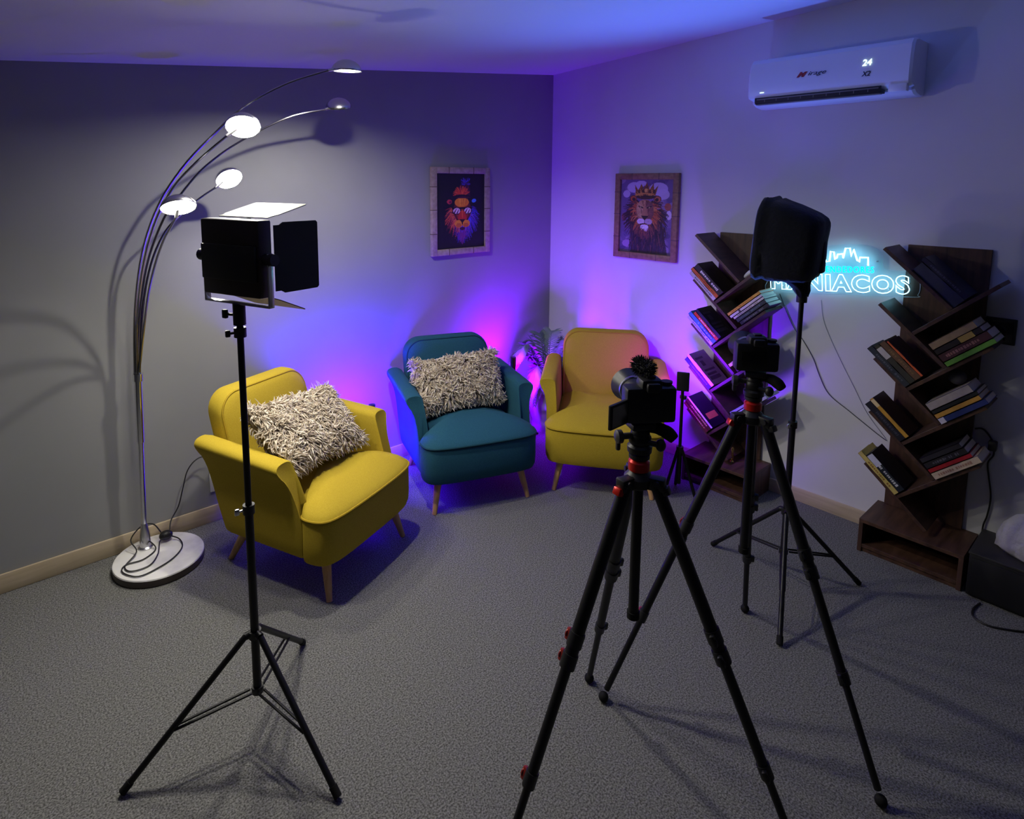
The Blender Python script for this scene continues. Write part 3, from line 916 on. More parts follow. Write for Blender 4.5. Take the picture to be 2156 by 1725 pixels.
# ------------------------------------------------------------------ palm in a head-shaped planter
def palm():
    px, py = -0.300, -0.262
    t = thing('potted_palm', 'small feathery palm in a face-shaped planter in the room corner', 'plant', (px, py, 0))
    # planter: a head looking at the room (local -y rotated)
    n, m = 40, 34
    face = R(-137)  # world heading of the face
    rs = []
    for i in range(m + 1):
        z = 0.37 * i / m
        k = i / m
        rad = 0.085 + 0.050 * math.sin(min(1, k * 1.25) * math.pi / 2) if k < 0.8 else 0.135 - 0.035 * (k - 0.8) / 0.2
        if k < 0.10: rad = 0.098 + 0.02 * k
        rg = []
        for j in range(n):
            a = 2 * math.pi * j / n
            da = (a - face + math.pi) % (2 * math.pi) - math.pi
            f = math.exp(-(da / 0.20) ** 2)
            q = rad
            q += 0.030 * f * math.exp(-((z - 0.185) / 0.035) ** 2)              # nose
            q += 0.012 * math.exp(-(da / 0.28) ** 2) * (math.exp(-((z - 0.118) / 0.012) ** 2) + math.exp(-((z - 0.094) / 0.012) ** 2))  # lips
            q += 0.014 * math.exp(-(da / 0.30) ** 2) * math.exp(-((z - 0.052) / 0.022) ** 2)  # chin
            for s in (-1, 1):
                e = math.exp(-((da - s * 0.42) / 0.17) ** 2)
                q -= 0.014 * e * math.exp(-((z - 0.222) / 0.022) ** 2)
                q += 0.008 * e * math.exp(-((z - 0.216) / 0.010) ** 2)           # eyelids
                q += 0.006 * e * math.exp(-((z - 0.258) / 0.012) ** 2)           # brow
            rg.append((q * math.cos(a), q * 1.0 * math.sin(a), z))
        rs.append(rg)
    # inner lip
    rs.append([(x * 0.9, y * 0.9, 0.37) for x, y, z in rs[-1]])
    rs.append([(x * 0.9, y * 0.9, 0.335) for x, y, z in rs[-2]])
    pot = MB().rings(rs).build('planter', M_POT, t, 60)
    MB().lathe([(0.086, 0.330), (0.05, 0.338), (0.001, 0.340)], 20).build('soil', mat('dark_soil', (0.02, 0.014, 0.01), 0.95), t)
    rnd = random.Random(5)
    # frond: (heading, reach, peak height, tip drop)
    fr = [(172, 0.37, 0.27, 0.24), (158, 0.31, 0.24, 0.25), (196, 0.24, 0.16, 0.28), (125, 0.17, 0.30, 0.05), (80, 0.12, 0.33, 0.02), (-42, 0.26, 0.27, 0.03), (-58, 0.20, 0.24, 0.06), (-25, 0.16, 0.30, 0.03), (-95, 0.20, 0.13, 0.18), (-130, 0.17, 0.10, 0.20), (-160, 0.19, 0.12, 0.24), (-70, 0.15, 0.17, 0.08), (-110, 0.15, 0.2, 0.06), (183, 0.36, 0.33, 0.20), (158, 0.26, 0.30, 0.18), (-145, 0.12, 0.16, 0.10), (-85, 0.10, 0.14, 0.08), (-50, 0.30, 0.33, 0.02), (20, 0.1, 0.34, 0.0), (-120, 0.13, 0.07, 0.16), (-150, 0.14, 0.09, 0.12)]
    for hd, reach, hgt, drop in fr:
        d = V((math.cos(R(hd)), math.sin(R(hd)), 0))
        s = V((-d.y, d.x, 0))
        pts = []
        for i in range(15):
            k = i / 14
            p = d * (0.015 + reach * k) + V((0, 0, 0.335 + hgt * math.sin(min(1, k * 1.5) * math.pi / 2) - drop * max(0, k - 0.45) ** 1.6 * 2.6))
            p.x = min(p.x, -px - 0.035); p.y = min(p.y, -py - 0.035)
            pts.append(p)
        mb = MB()
        mb.tube(pts, [0.004 - 0.003 * i / 14 for i in range(15)], 6)
        pp = catmull(pts, 3)
        for i in range(5, len(pp) - 1):
            k = i / (len(pp) - 1)
            tg = (pp[min(i + 1, len(pp) - 1)] - pp[i - 1]).normalized()
            ln = 0.082 * math.sin(math.pi * (0.12 + 0.86 * k)) + 0.012
            for sg in (-1, 1):
                q = (tg * 0.75 + s * sg * 0.8 + V((0, 0, -0.25 + rnd.gauss(0, 0.10)))).normalized()
                wv = tg.cross(q).cross(q).normalized() * 0.0058
                a, b, c = pp[i], pp[i] + q * ln * 0.5, pp[i] + q * ln + V((0, 0, -0.008))
                for v_ in (b, c):
                    v_.x = min(v_.x, -px - 0.012); v_.y = min(v_.y, -py - 0.012)
                mb.add([a - wv * 0.5, a + wv * 0.5, b + wv, b - wv, c], [(0, 1, 2, 3), (3, 2, 4)])
        mb.build('frond', M_LEAF, t)
    return t


palm()


# ------------------------------------------------------------------ framed prints
class Paint:
    def __init__(self, w, h, bg):
        self.w, self.h = w, h
        self.a = np.zeros((h, w, 3), dtype=np.float32)
        self.a[:] = bg
        self.X, self.Y = np.meshgrid((np.arange(w) + 0.5) / w, (np.arange(h) + 0.5) / h)

    def put(self, mask, col, alpha=1.0):
        k = mask.astype(np.float32)[..., None] * alpha
        self.a = self.a * (1 - k) + np.array(col, dtype=np.float32) * k

    def ell(self, cx, cy, rx, ry, col, alpha=1.0, rot=0.0):
        c, s = math.cos(rot), math.sin(rot)
        dx, dy = self.X - cx, (self.Y - cy) * self.h / self.w
        u, v = (dx * c + dy * s) / rx, (-dx * s + dy * c) / (ry * self.h / self.w)
        self.put(u * u + v * v < 1, col, alpha)

    def poly(self, pts, col, alpha=1.0):
        ins = np.zeros(self.X.shape, bool)
        n = len(pts)
        for i in range(n):
            x1, y1 = pts[i]; x2, y2 = pts[(i + 1) % n]
            cond = (y1 > self.Y) != (y2 > self.Y)
            xi = (x2 - x1) * (self.Y - y1) / ((y2 - y1) if abs(y2 - y1) > 1e-9 else 1e-9) + x1
            ins ^= cond & (self.X < xi)
        self.put(ins, col, alpha)

    def stroke(self, pts, wd, col, alpha=1.0):
        for i in range(len(pts) - 1):
            a, b = np.array(pts[i]), np.array(pts[i + 1])
            asp = self.h / self.w
            ax, ay, bx_, by_ = a[0], a[1] * asp, b[0], b[1] * asp
            dx, dy = bx_ - ax, by_ - ay
            L2 = dx * dx + dy * dy + 1e-12
            tt = np.clip(((self.X - ax) * dx + (self.Y * asp - ay) * dy) / L2, 0, 1)
            d = np.hypot(self.X - ax - tt * dx, self.Y * asp - ay - tt * dy)
            wv = wd * (1 - 0.7 * (i + tt) / max(1, len(pts) - 1))
            self.put(d < wv, col, alpha)


def srgb(c):
    return tuple(((x / 255) / 12.92 if x <= 10 else (((x / 255) + 0.055) / 1.055) ** 2.4) for x in c)


def fan(p, rnd, n, c, r0, r1, a0, a1, wd, pick, sag=0.05, alpha=0.9):
    """Brush strokes fanning out of an ellipse, drooping downwards."""
    for k in range(n):
        a = R(rnd.uniform(a0, a1))
        j = rnd.uniform(0.75, 1.1)
        x0, y0 = c[0] + r0[0] * math.cos(a), c[1] + r0[1] * math.sin(a)
        x1, y1 = c[0] + r1[0] * j * math.cos(a + rnd.gauss(0, 0.10)), c[1] + r1[1] * j * math.sin(a + rnd.gauss(0, 0.10)) + sag
        xm, ym = (x0 + x1) / 2 + rnd.gauss(0, 0.012), (y0 + y1) / 2 - sag * 0.4
        p.stroke([(x0, y0), (xm, ym), (x1, y1)], wd * rnd.uniform(0.6, 1.3), srgb(pick(x1, y1)), alpha)


def neon_lion():
    p = Paint(120, 182, srgb((20, 19, 25)))
    rnd = random.Random(21)
    reds = [(165, 45, 45), (200, 70, 45), (120, 35, 60), (225, 110, 60), (90, 30, 60)]
    purp = [(80, 40, 145), (60, 40, 165), (110, 60, 170), (50, 55, 185), (45, 30, 100)]
    mag = [(135, 40, 110), (105, 40, 125), (160, 60, 120), (70, 30, 90)]
    pick = lambda x, y: rnd.choice(reds if x < 0.40 else (mag if x < 0.60 else purp))
    fan(p, rnd, 260, (0.53, 0.53), (0.17, 0.14), (0.33, 0.25), -25, 205, 0.010, pick, 0.07)
    fan(p, rnd, 130, (0.53, 0.60), (0.12, 0.10), (0.22, 0.26), 30, 150, 0.009, lambda x, y: rnd.choice(mag + purp + reds[2:3]), 0.05)
    p.poly([(0.44, 0.76), (0.62, 0.76), (0.56, 0.92), (0.53, 0.95), (0.50, 0.92)], srgb((115, 40, 120)), 0.7)
    fan(p, rnd, 60, (0.53, 0.55), (0.15, 0.12), (0.24, 0.19), -10, 190, 0.007, lambda x, y: rnd.choice([(235, 130, 60), (215, 80, 70)] if x < 0.5 else [(130, 80, 200), (90, 90, 220)]), 0.05)
    p.ell(0.27, 0.375, 0.050, 0.030, srgb((190, 55, 60)))
    p.ell(0.285, 0.38, 0.026, 0.017, srgb((95, 25, 45)))
    p.ell(0.77, 0.365, 0.048, 0.024, srgb((75, 130, 220)), 1.0, -0.3)
    p.ell(0.53, 0.49, 0.185, 0.15, srgb((95, 28, 34)))
    p.ell(0.53, 0.50, 0.13, 0.14, srgb((150, 50, 32)))
    p.ell(0.52, 0.385, 0.145, 0.062, srgb((232, 132, 28)))
    for k in range(24):
        x = rnd.uniform(0.40, 0.64)
        p.stroke([(x, 0.34), (0.52 + (x - 0.52) * 0.7, 0.43)], 0.006, srgb(rnd.choice([(250, 165, 50), (205, 95, 25), (240, 140, 40)])), 0.8)
    p.poly([(0.36, 0.33), (0.37, 0.25), (0.46, 0.18), (0.55, 0.10), (0.66, 0.10), (0.68, 0.20), (0.70, 0.33)], srgb((70, 24, 48)))
    fan(p, rnd, 70, (0.52, 0.29), (0.04, 0.02), (0.17, 0.105), 175, 345, 0.014, lambda x, y: rnd.choice([(205, 55, 40), (235, 100, 50), (170, 35, 45), (220, 70, 35)]), -0.01)
    fan(p, rnd, 44, (0.60, 0.14), (0.02, 0.02), (0.10, 0.075), 150, 390, 0.012, lambda x, y: rnd.choice([(60, 30, 110), (80, 45, 150), (45, 30, 90), (70, 60, 190)]), -0.01)
    p.stroke([(0.34, 0.325), (0.42, 0.30), (0.54, 0.290), (0.66, 0.30), (0.72, 0.325)], 0.028, srgb((24, 18, 28)))
    p.poly([(0.32, 0.452), (0.73, 0.452), (0.73, 0.474), (0.32, 0.474)], srgb((16, 12, 20)))
    for cx in (0.415, 0.640):
        p.ell(cx, 0.496, 0.090, 0.050, srgb((16, 12, 20)))
        p.ell(cx, 0.497, 0.072, 0.039, srgb((228, 180, 205)))
        p.stroke([(cx - 0.045, 0.518), (cx - 0.005, 0.468)], 0.014, srgb((70, 28, 60)))
        p.stroke([(cx + 0.005, 0.528), (cx + 0.045, 0.478)], 0.012, srgb((60, 24, 55)))
        p.stroke([(cx - 0.02, 0.525), (cx + 0.02, 0.472)], 0.006, srgb((252, 240, 248)))
    p.poly([(0.485, 0.50), (0.575, 0.50), (0.625, 0.60), (0.53, 0.655), (0.435, 0.60)], srgb((200, 48, 36)))
    p.stroke([(0.53, 0.50), (0.53, 0.60)], 0.020, srgb((225, 85, 45)))
    for cx in (0.455, 0.605):
        p.ell(cx, 0.668, 0.080, 0.050, srgb((236, 145, 38)))
        p.ell(cx, 0.690, 0.055, 0.026, srgb((205, 100, 30)))
        for k in range(3):
            p.ell(cx + (k - 1) * 0.025, 0.665, 0.006, 0.004, srgb((120, 50, 20)))
    p.poly([(0.465, 0.610), (0.595, 0.610), (0.53, 0.660)], srgb((48, 14, 24)))
    p.stroke([(0.53, 0.65), (0.53, 0.71)], 0.012, srgb((44, 12, 24)))
    p.ell(0.53, 0.735, 0.055, 0.022, srgb((70, 22, 40)))
    return p.a


def crown_lion():
    p = Paint(124, 176, srgb((104, 84, 128)))
    rnd = random.Random(8)
    for k in range(70):
        x, y = rnd.random(), rnd.random()
        c = rnd.choice([(150, 132, 168), (80, 60, 112), (125, 102, 150), (60, 48, 92), (96, 76, 120)])
        p.ell(x, y, rnd.uniform(0.03, 0.10), rnd.uniform(0.02, 0.07), srgb(c), 0.6, rnd.uniform(0, 3))
    for cx, cy, rx, ry in ((0.72, 0.13, 0.17, 0.085), (0.80, 0.20, 0.12, 0.07), (0.26, 0.11, 0.13, 0.07), (0.12, 0.20, 0.07, 0.05), (0.40, 0.06, 0.10, 0.04)):
        p.ell(cx, cy, rx, ry, srgb((188, 172, 204)), 0.9)
    p.ell(0.92, 0.47, 0.05, 0.06, srgb((210, 200, 218)), 0.9)
    p.ell(0.90, 0.36, 0.06, 0.05, srgb((165, 82, 40)), 0.9)
    p.ell(0.08, 0.52, 0.05, 0.05, srgb((135, 60, 62)), 0.8)
    p.ell(0.16, 0.88, 0.10, 0.05, srgb((170, 135, 185)), 0.8)
    dark = [(52, 26, 34), (38, 19, 32), (70, 32, 34), (92, 44, 36), (46, 27, 54), (30, 16, 28)]
    pk = lambda x, y: rnd.choice(dark)
    fan(p, rnd, 260, (0.48, 0.46), (0.20, 0.16), (0.41, 0.30), -60, 240, 0.016, pk, 0.06)
    p.poly([(0.20, 0.58), (0.80, 0.56), (0.92, 1.0), (0.24, 1.0)], srgb((42, 24, 40)), 0.92)
    for k in range(150):
        x = rnd.uniform(0.20, 0.88)
        y = rnd.uniform(0.60, 0.92)
        p.stroke([(x, y), (x + rnd.gauss(0, .03), y + rnd.uniform(0.06, 0.16))], 0.009, srgb(rnd.choice([(86, 46, 54), (34, 19, 34), (62, 40, 70), (108, 62, 62), (48, 26, 36), (28, 16, 28)])), 0.85)
    fan(p, rnd, 170, (0.48, 0.44), (0.17, 0.14), (0.30, 0.22), -50, 230, 0.012, lambda x, y: rnd.choice([(178, 92, 44), (142, 66, 38), (200, 126, 68), (112, 52, 40), (90, 42, 36)]), 0.05)
    fan(p, rnd, 60, (0.48, 0.58), (0.10, 0.05), (0.22, 0.18), 20, 160, 0.010, lambda x, y: rnd.choice([(150, 84, 62), (112, 58, 58), (88, 44, 48)]), 0.05)
    for sx, c in ((-1, (176, 84, 44)), (1, (182, 104, 70))):
        p.ell(0.48 + sx * 0.225, 0.262, 0.070, 0.046, srgb((90, 42, 32)))
        p.ell(0.48 + sx * 0.225, 0.264, 0.056, 0.036, srgb(c))
        p.ell(0.48 + sx * 0.215, 0.272, 0.034, 0.024, srgb((52, 22, 24)))
    p.ell(0.48, 0.42, 0.170, 0.150, srgb((150, 104, 68)))
    p.ell(0.44, 0.40, 0.120, 0.120, srgb((188, 148, 102)), 0.8)
    p.poly([(0.50, 0.28), (0.62, 0.32), (0.650, 0.46), (0.59, 0.56), (0.50, 0.52)], srgb((104, 62, 66)), 0.85)
    fan(p, rnd, 80, (0.48, 0.42), (0.04, 0.05), (0.16, 0.135), 0, 360, 0.006, lambda x, y: rnd.choice([(215, 180, 130), (170, 122, 80)] if x < 0.48 else [(120, 74, 62), (146, 96, 76)]), 0.0, 0.7)
    for k in range(8):
        x = 0.40 + 0.02 * k
        p.stroke([(x, 0.29), (0.48 + (x - 0.48) * 0.5, 0.36)], 0.007, srgb(rnd.choice([(225, 190, 130), (96, 52, 36), (190, 140, 88)])), 0.85)
    for sx in (-1, 1):
        p.stroke([(0.48 + sx * 0.035, 0.385), (0.48 + sx * 0.075, 0.368), (0.48 + sx * 0.130, 0.362)], 0.014, srgb((40, 22, 24)))
        p.ell(0.48 + sx * 0.085, 0.378, 0.024, 0.012, srgb((36, 20, 22)))
        p.ell(0.48 + sx * 0.085, 0.378, 0.013, 0.008, srgb((215, 190, 130)))
        p.ell(0.48 + sx * 0.085, 0.378, 0.006, 0.004, srgb((20, 12, 14)))
        p.stroke([(0.48 + sx * 0.07, 0.40), (0.48 + sx * 0.055, 0.48)], 0.012, srgb((82, 44, 42)), 0.7)
    p.poly([(0.445, 0.38), (0.515, 0.38), (0.545, 0.485), (0.48, 0.515), (0.415, 0.485)], srgb((168, 118, 80)), 0.85)
    p.poly([(0.405, 0.487), (0.555, 0.487), (0.505, 0.530), (0.48, 0.545), (0.455, 0.530)], srgb((44, 22, 28)))
    for sx, c in ((-1, (222, 206, 216)), (1, (186, 164, 182))):
        p.ell(0.48 + sx * 0.070, 0.566, 0.072, 0.040, srgb(c))
        for k in range(4):
            p.ell(0.48 + sx * (0.045 + 0.018 * k), 0.562 + 0.006 * (k % 2), 0.005, 0.003, srgb((70, 40, 46)))
    p.stroke([(0.48, 0.54), (0.48, 0.60)], 0.009, srgb((40, 20, 28)))
    p.stroke([(0.40, 0.605), (0.48, 0.592), (0.56, 0.605)], 0.010, srgb((44, 22, 30)))
    p.ell(0.48, 0.635, 0.080, 0.030, srgb((232, 222, 232)))
    fan(p, rnd, 26, (0.48, 0.63), (0.03, 0.01), (0.085, 0.05), 20, 160, 0.006, lambda x, y: rnd.choice([(240, 232, 240), (190, 176, 192)]), 0.015)
    p.ell(0.48, 0.238, 0.175, 0.030, srgb((62, 30, 28)))
    p.poly([(0.30, 0.215), (0.275, 0.075), (0.345, 0.150), (0.40, 0.060), (0.445, 0.140), (0.50, 0.040), (0.555, 0.140), (0.625, 0.055), (0.640, 0.145), (0.715, 0.080), (0.665, 0.215)], srgb((118, 70, 30)))
    fan(p, rnd, 60, (0.48, 0.24), (0.10, 0.03), (0.20, 0.15), 195, 345, 0.010, lambda x, y: rnd.choice([(176, 118, 46), (96, 52, 26), (205, 152, 70), (60, 30, 22)]), 0.0, 0.8)
    for x in (0.36, 0.44, 0.56, 0.64):
        p.ell(x, 0.165, 0.022, 0.026, srgb((52, 26, 22)), 0.9)
    p.ell(0.49, 0.150, 0.030, 0.026, srgb((214, 164, 84)))
    p.stroke([(0.30, 0.215), (0.40, 0.195), (0.48, 0.190), (0.58, 0.195), (0.665, 0.215)], 0.018, srgb((190, 134, 58)))
    p.stroke([(0.66, 0.235), (0.48, 0.222), (0.31, 0.235)], 0.015, srgb((40, 20, 22)))
    return p.a


def print_mesh(img, w, h):
    H, Wd = img.shape[:2]
    xs = (np.arange(Wd + 1) / Wd - 0.5) * w
    zs = (0.5 - np.arange(H + 1) / H) * h
    vs = [(x, 0, z) for z in zs for x in xs]
    fs = []
    for i in range(H):
        for j in range(Wd):
            k = i * (Wd + 1) + j
            fs.append((k, k + Wd + 1, k + Wd + 2, k + 1))
    me = bpy.data.meshes.new('print')
    me.from_pydata(vs, [], fs)
    at = me.color_attributes.new('Col', 'FLOAT_COLOR', 'CORNER')
    c = np.ones((H * Wd, 4, 4), dtype=np.float32)
    c[:, :, :3] = img.reshape(-1, 1, 3)
    at.data.foreach_set('color', c.ravel())
    me.materials.append(M_PRINT)
    return me


def framed(label, M, w, h, bar, m, img):
    """Local frame: x along the wall, -y into the room, z up; origin on the wall at the centre."""
    t = thing('picture_frame', label, 'picture', (0, 0, 0), 0, 'framed lion prints')
    t.matrix_world = M
    fr = MB()
    for s in (-1, 1):
        fr.box((s * (w / 2 - bar / 2), -0.0155, 0), (bar, 0.027, h), 0.004)
        fr.box((0, -0.015, s * (h / 2 - bar / 2)), (w - 2 * bar + 0.004, 0.026, bar), 0.004)
        for k in (-0.25, 0.02, 0.28):                       # dark bamboo nodes across the bars
            fr.box((s * (w / 2 - bar / 2), -0.016, k * h), (bar + 0.0008, 0.0270, 0.006), 0.001, mi=1)
        for k in (-0.22, 0.2):
            fr.box((k * w, -0.0155, s * (h / 2 - bar / 2)), (0.006, 0.0268, bar + 0.0008), 0.001, mi=1)
    fr.build('frame', [m, mat('bamboo_node', (0.14, 0.09, 0.06), 0.5)], t)
    MB().box((0, -0.006, 0), (w - bar, 0.008, h - bar), 0).build('backing', M_BLACK, t)
    p = link(bpy.data.objects.new('print', print_mesh(img, w - 2 * bar + 0.006, h - 2 * bar + 0.006)), t)
    p.location = (0, -0.0135, 0)
    return t


framed('framed print of a lion in sunglasses on black, on the grey wall', Matrix.Translation((-0.873, 0, 1.536)) @ Matrix.Rotation(R(0), 4, 'Y'), 0.482, 0.560, 0.040, M_FRAME_A, neon_lion())
framed('framed painting of a crowned lion on the white wall', Matrix.Translation((0, -0.829, 1.506)) @ Matrix.Rotation(R(-90), 4, 'Z'), 0.470, 0.550, 0.040, M_FRAME_B, crown_lion())


# ------------------------------------------------------------------ writing
def text_mesh(body, size=1.0, extrude=0.0, tube=None, offset=0.0, shear=0.0, spacing=1.0):
    c = bpy.data.curves.new('lettering', 'FONT')
    c.body = body
    c.size = size
    c.offset = offset
    c.shear = shear
    c.space_character = spacing
    c.resolution_u = 4
    if tube:
        c.fill_mode = 'NONE'
        c.bevel_depth = tube
        c.bevel_resolution = 2
    else:
        c.extrude = extrude
    o = bpy.data.objects.new('lettering', c)
    COL.objects.link(o)
    dg = bpy.context.evaluated_depsgraph_get()
    me = bpy.data.meshes.new_from_object(o.evaluated_get(dg))
    bpy.data.objects.remove(o)
    bpy.data.curves.remove(c)
    return me


def fit_text(me, x0, x1, y0, y1, zs=1.0):
    n = len(me.vertices)
    a = np.empty(n * 3, dtype=np.float32)
    me.vertices.foreach_get('co', a)
    a = a.reshape(-1, 3)
    lo, hi = a.min(0), a.max(0)
    a[:, 0] = x0 + (a[:, 0] - lo[0]) / (hi[0] - lo[0]) * (x1 - x0)
    a[:, 1] = y0 + (a[:, 1] - lo[1]) / (hi[1] - lo[1]) * (y1 - y0)
    a[:, 2] *= zs
    me.vertices.foreach_set('co', a.ravel())
    me.update()
    return me


def lettering(name, me, material, parent, M):
    me.materials.clear()
    me.materials.append(material)
    o = link(bpy.data.objects.new(name, me), parent)
    o.matrix_local = M
    return o


# ------------------------------------------------------------------ air conditioner
def air_con():
    y0, y1 = -1.545, -2.262
    zc = 2.23
    t = thing('air_conditioner', 'white wall-mounted air conditioner with a lit temperature display', 'air conditioner', (0, (y0 + y1) / 2, 2.11))
    W = y0 - y1
    # profile: (distance from wall, height above 2.11)
    prof = [(0.002, 0.240), (0.150, 0.240), (0.178, 0.232), (0.196, 0.212), (0.205, 0.160), (0.208, 0.100), (0.206, 0.055), (0.200, 0.040), (0.150, 0.030), (0.150, 0.018), (0.120, 0.004), (0.060, -0.004), (0.002, 0.0)]
    b = MB()
    sec = lambda y, k: [(-d * k, y, z if k == 1 else 0.118 + (z - 0.118) * k) for d, z in prof]
    b.rings([[(-max(d - 0.008, 0.002), W / 2, 0.118 + (z - 0.118) * 0.95) for d, z in prof], sec(W / 2 - 0.010, 1), sec(-W / 2 + 0.010, 1), [(-max(d - 0.008, 0.002), -W / 2, 0.118 + (z - 0.118) * 0.95) for d, z in prof]])
    b.build('casing', M_AC, t, 30)
    MB().box((-0.178, 0.035, 0.020), (0.052, W - 0.150, 0.018), 0.002).build('air_outlet', M_AC_DARK, t)
    MB().box((-0.2055, 0.035, 0.030), (0.004, W - 0.150, 0.024), 0.001).build('outlet_slot', M_AC_DARK, t)
    lv = MB()
    lv.box((-0.2075, 0.035, 0.0335), (0.003, W - 0.17, 0.006), 0.001)
    lv.box((-0.188, 0.035, 0.0085), (0.030, W - 0.16, 0.004), 0.001)
    for k in range(9):
        lv.box((-0.2075, 0.035 + (k - 4) * 0.058, 0.026), (0.0022, 0.003, 0.014), 0)
    lv.build('louvre', M_AC_SLAT, t)
    MB().box((-0.190, -W / 2 + 0.048, 0.026), (0.036, 0.070, 0.034), 0.004).build('end_cap', M_AC, t)
    MB().box((-0.2085, W / 2 - 0.075, 0.066), (0.002, 0.020, 0.004), 0).build('indicator', M_DIGIT, t)
    sl = math.atan2(0.003, 0.06)
    B = basis((0, -1, 0), (0, 0, 1), (-1, 0, 0), (-0.2090, 0, 0))
    # lettering is laid out along the front: x from centre, y height
    lettering('logo_initial', fit_text(text_mesh('M', 0.05, 0.0005, shear=0.5, offset=0.004), -0.118, -0.068, 0.120, 0.144), M_INK_RED, t, B)
    lettering('logo_lettering', fit_text(text_mesh('irage', 0.05, 0.0005, shear=0.4), -0.066, 0.016, 0.118, 0.142), M_INK_DARK, t, B)
    lettering('display_digits', fit_text(text_mesh('24', 0.05, 0.0005, shear=0.12, offset=0.001), 0.166, 0.204, 0.136, 0.164), M_DIGIT, t, B)
    lettering('model_mark', fit_text(text_mesh('X2', 0.05, 0.0005, shear=0.25, offset=0.001), 0.166, 0.202, 0.090, 0.112), M_INK_DARK, t, B)
    return t


air_con()


# ------------------------------------------------------------------ neon sign
def neon_sign():
    # local: x along the wall (towards -y), y up, z out of the wall; turned a little as it hangs
    t = thing('neon_sign', 'neon sign of a skyline and outlined words glowing white and cyan', 'neon sign', (0, 0, 0))
    o = V((-0.040, -1.655, 1.1515))
    ang = math.atan(0.092)
    t.matrix_world = Matrix.Translation(o) @ basis((0, -1, 0), (0, 0, 1), (-1, 0, 0)) @ Matrix.Rotation(ang, 4, 'Z')
    Wd = 0.637 / math.cos(ang)
    me = fit_text(text_mesh('MANIACOS', 1.0, tube=0.017, offset=0.05, spacing=1.2), 0.0, Wd, -0.002, 0.088, 0.13)
    lettering('word_tube', me, M_NEON_W, t, Matrix.Identity(4))
    me = fit_text(text_mesh('EMPRENDEDORES', 1.0, 0.05, spacing=1.28, offset=-0.002), 0.188, 0.494, 0.097, 0.127, 0.06)
    lettering('small_word_tube', me, M_NEON_C, t, Matrix.Identity(4))
    sky = [(-1.79, 1.312), (-1.79, 1.335), (-1.82, 1.336), (-1.822, 1.362), (-1.845, 1.360), (-1.85, 1.326), (-1.868, 1.326), (-1.872, 1.372), (-1.890, 1.370), (-1.898, 1.326), (-1.911, 1.353), (-1.924, 1.326), (-1.938, 1.330), (-1.940, 1.381), (-1.955, 1.379), (-1.963, 1.342), (-1.971, 1.352), (-1.973, 1.368), (-1.995, 1.373), (-1.999, 1.352), (-2.007, 1.402), (-2.026, 1.404), (-2.035, 1.364), (-2.043, 1.399), (-2.063, 1.346), (-2.072, 1.340), (-2.073, 1.362), (-2.108, 1.365), (-2.111, 1.326)]
    inv = t.matrix_world.inverted()
    MB().tube([inv @ V((-0.040, y, z)) for y, z in sky], 0.0042, 6).build('skyline_tube', M_NEON_W, t)
    # clear backing cut around the lettering
    acr = bpy.data.materials.new('clear_acrylic')
    acr.use_nodes = True
    nt = acr.node_tree
    b = nt.nodes['Principled BSDF']
    b.inputs['Base Color'].default_value = (0.95, 0.98, 1, 1)
    b.inputs['Roughness'].default_value = 0.05
    b.inputs['Transmission Weight'].default_value = 1.0
    b.inputs['IOR'].default_value = 1.15
    out = [(-0.010, -0.014), (0.30, -0.014), (Wd + 0.005, -0.014), (Wd + 0.026, -0.004), (Wd + 0.036, 0.025), (Wd + 0.034, 0.07), (Wd + 0.014, 0.104), (Wd - 0.09, 0.112), (0.530, 0.130), (0.525, 0.19), (0.46, 0.232), (0.30, 0.232), (0.17, 0.20), (0.16, 0.125), (0.10, 0.102), (0.012, 0.083), (-0.016, 0.05)]
    out = [(p.x, p.y) for p in catmull([(x, y, 0) for x, y in out], 4, True)]
    MB().prism(out, -0.016, -0.012).build('clear_backing', acr, t)
    MB().tube([(x, y, -0.014) for x, y in out], 0.0012, 5, closed=True).build('backing_edge', mat('edge_lit_acrylic', (0.75, 0.78, 0.82), 0.3), t)  # pale opaque rim paints in the lit edge of the acrylic
    sp = MB()
    for x, y in ((0.06, 0.02), (Wd - 0.09, 0.02), (0.20, 0.16), (0.50, 0.15)):
        sp.cyl((x, y, -0.0395), (x, y, -0.0115), 0.0032, 10)
    sp.build('standoff_screw', M_WHITE, t)
    c1 = [(-0.004, -1.690, 1.125), (-0.004, -1.728, 1.04), (-0.004, -1.775, 0.952), (-0.004, -1.825, 0.894), (-0.004, -1.883, 0.806), (-0.004, -1.919, 0.724), (-0.004, -1.972, 0.635), (-0.004, -2.077, 0.569), (-0.004, -2.205, 0.492), (-0.004, -2.245, 0.472)]
    c2 = [(-0.003, -1.90, 1.12), (-0.003, -1.923, 1.005), (-0.003, -2.002, 0.845), (-0.003, -2.089, 0.692), (-0.003, -2.151, 0.585), (-0.003, -2.24, 0.48)]
    MB().tube([inv @ p for p in catmull(c1, 6)], 0.0022, 6).build('power_cord', mat('grey_cord', (0.08, 0.08, 0.09), 0.5), t)
    MB().tube([inv @ p for p in catmull(c2, 6)], 0.0012, 6).build('thin_wire', mat('pale_wire', (0.35, 0.35, 0.37), 0.5), t)
    return t


neon_sign()

# ------------------------------------------------------------------ tree-shaped bookcases
TH = R(42.0)
CT, SN, TN = math.cos(TH), math.sin(TH), math.tan(TH)
BT = 0.016          # board thickness
ZL = [1.432 - 0.254 * i for i in range(5)]
U_R = 0.132         # where each rising board starts on the board below
LL = 0.356
LR = 0.372
DF, DB = 0.220, 0.022


def case_matrix(y0):
    """Bookcase coordinates: x along the wall (u), y out of the wall (d), z up."""
    return basis((0, -1, 0), (-1, 0, 0), (0, 0, 1), (0, y0, 0))


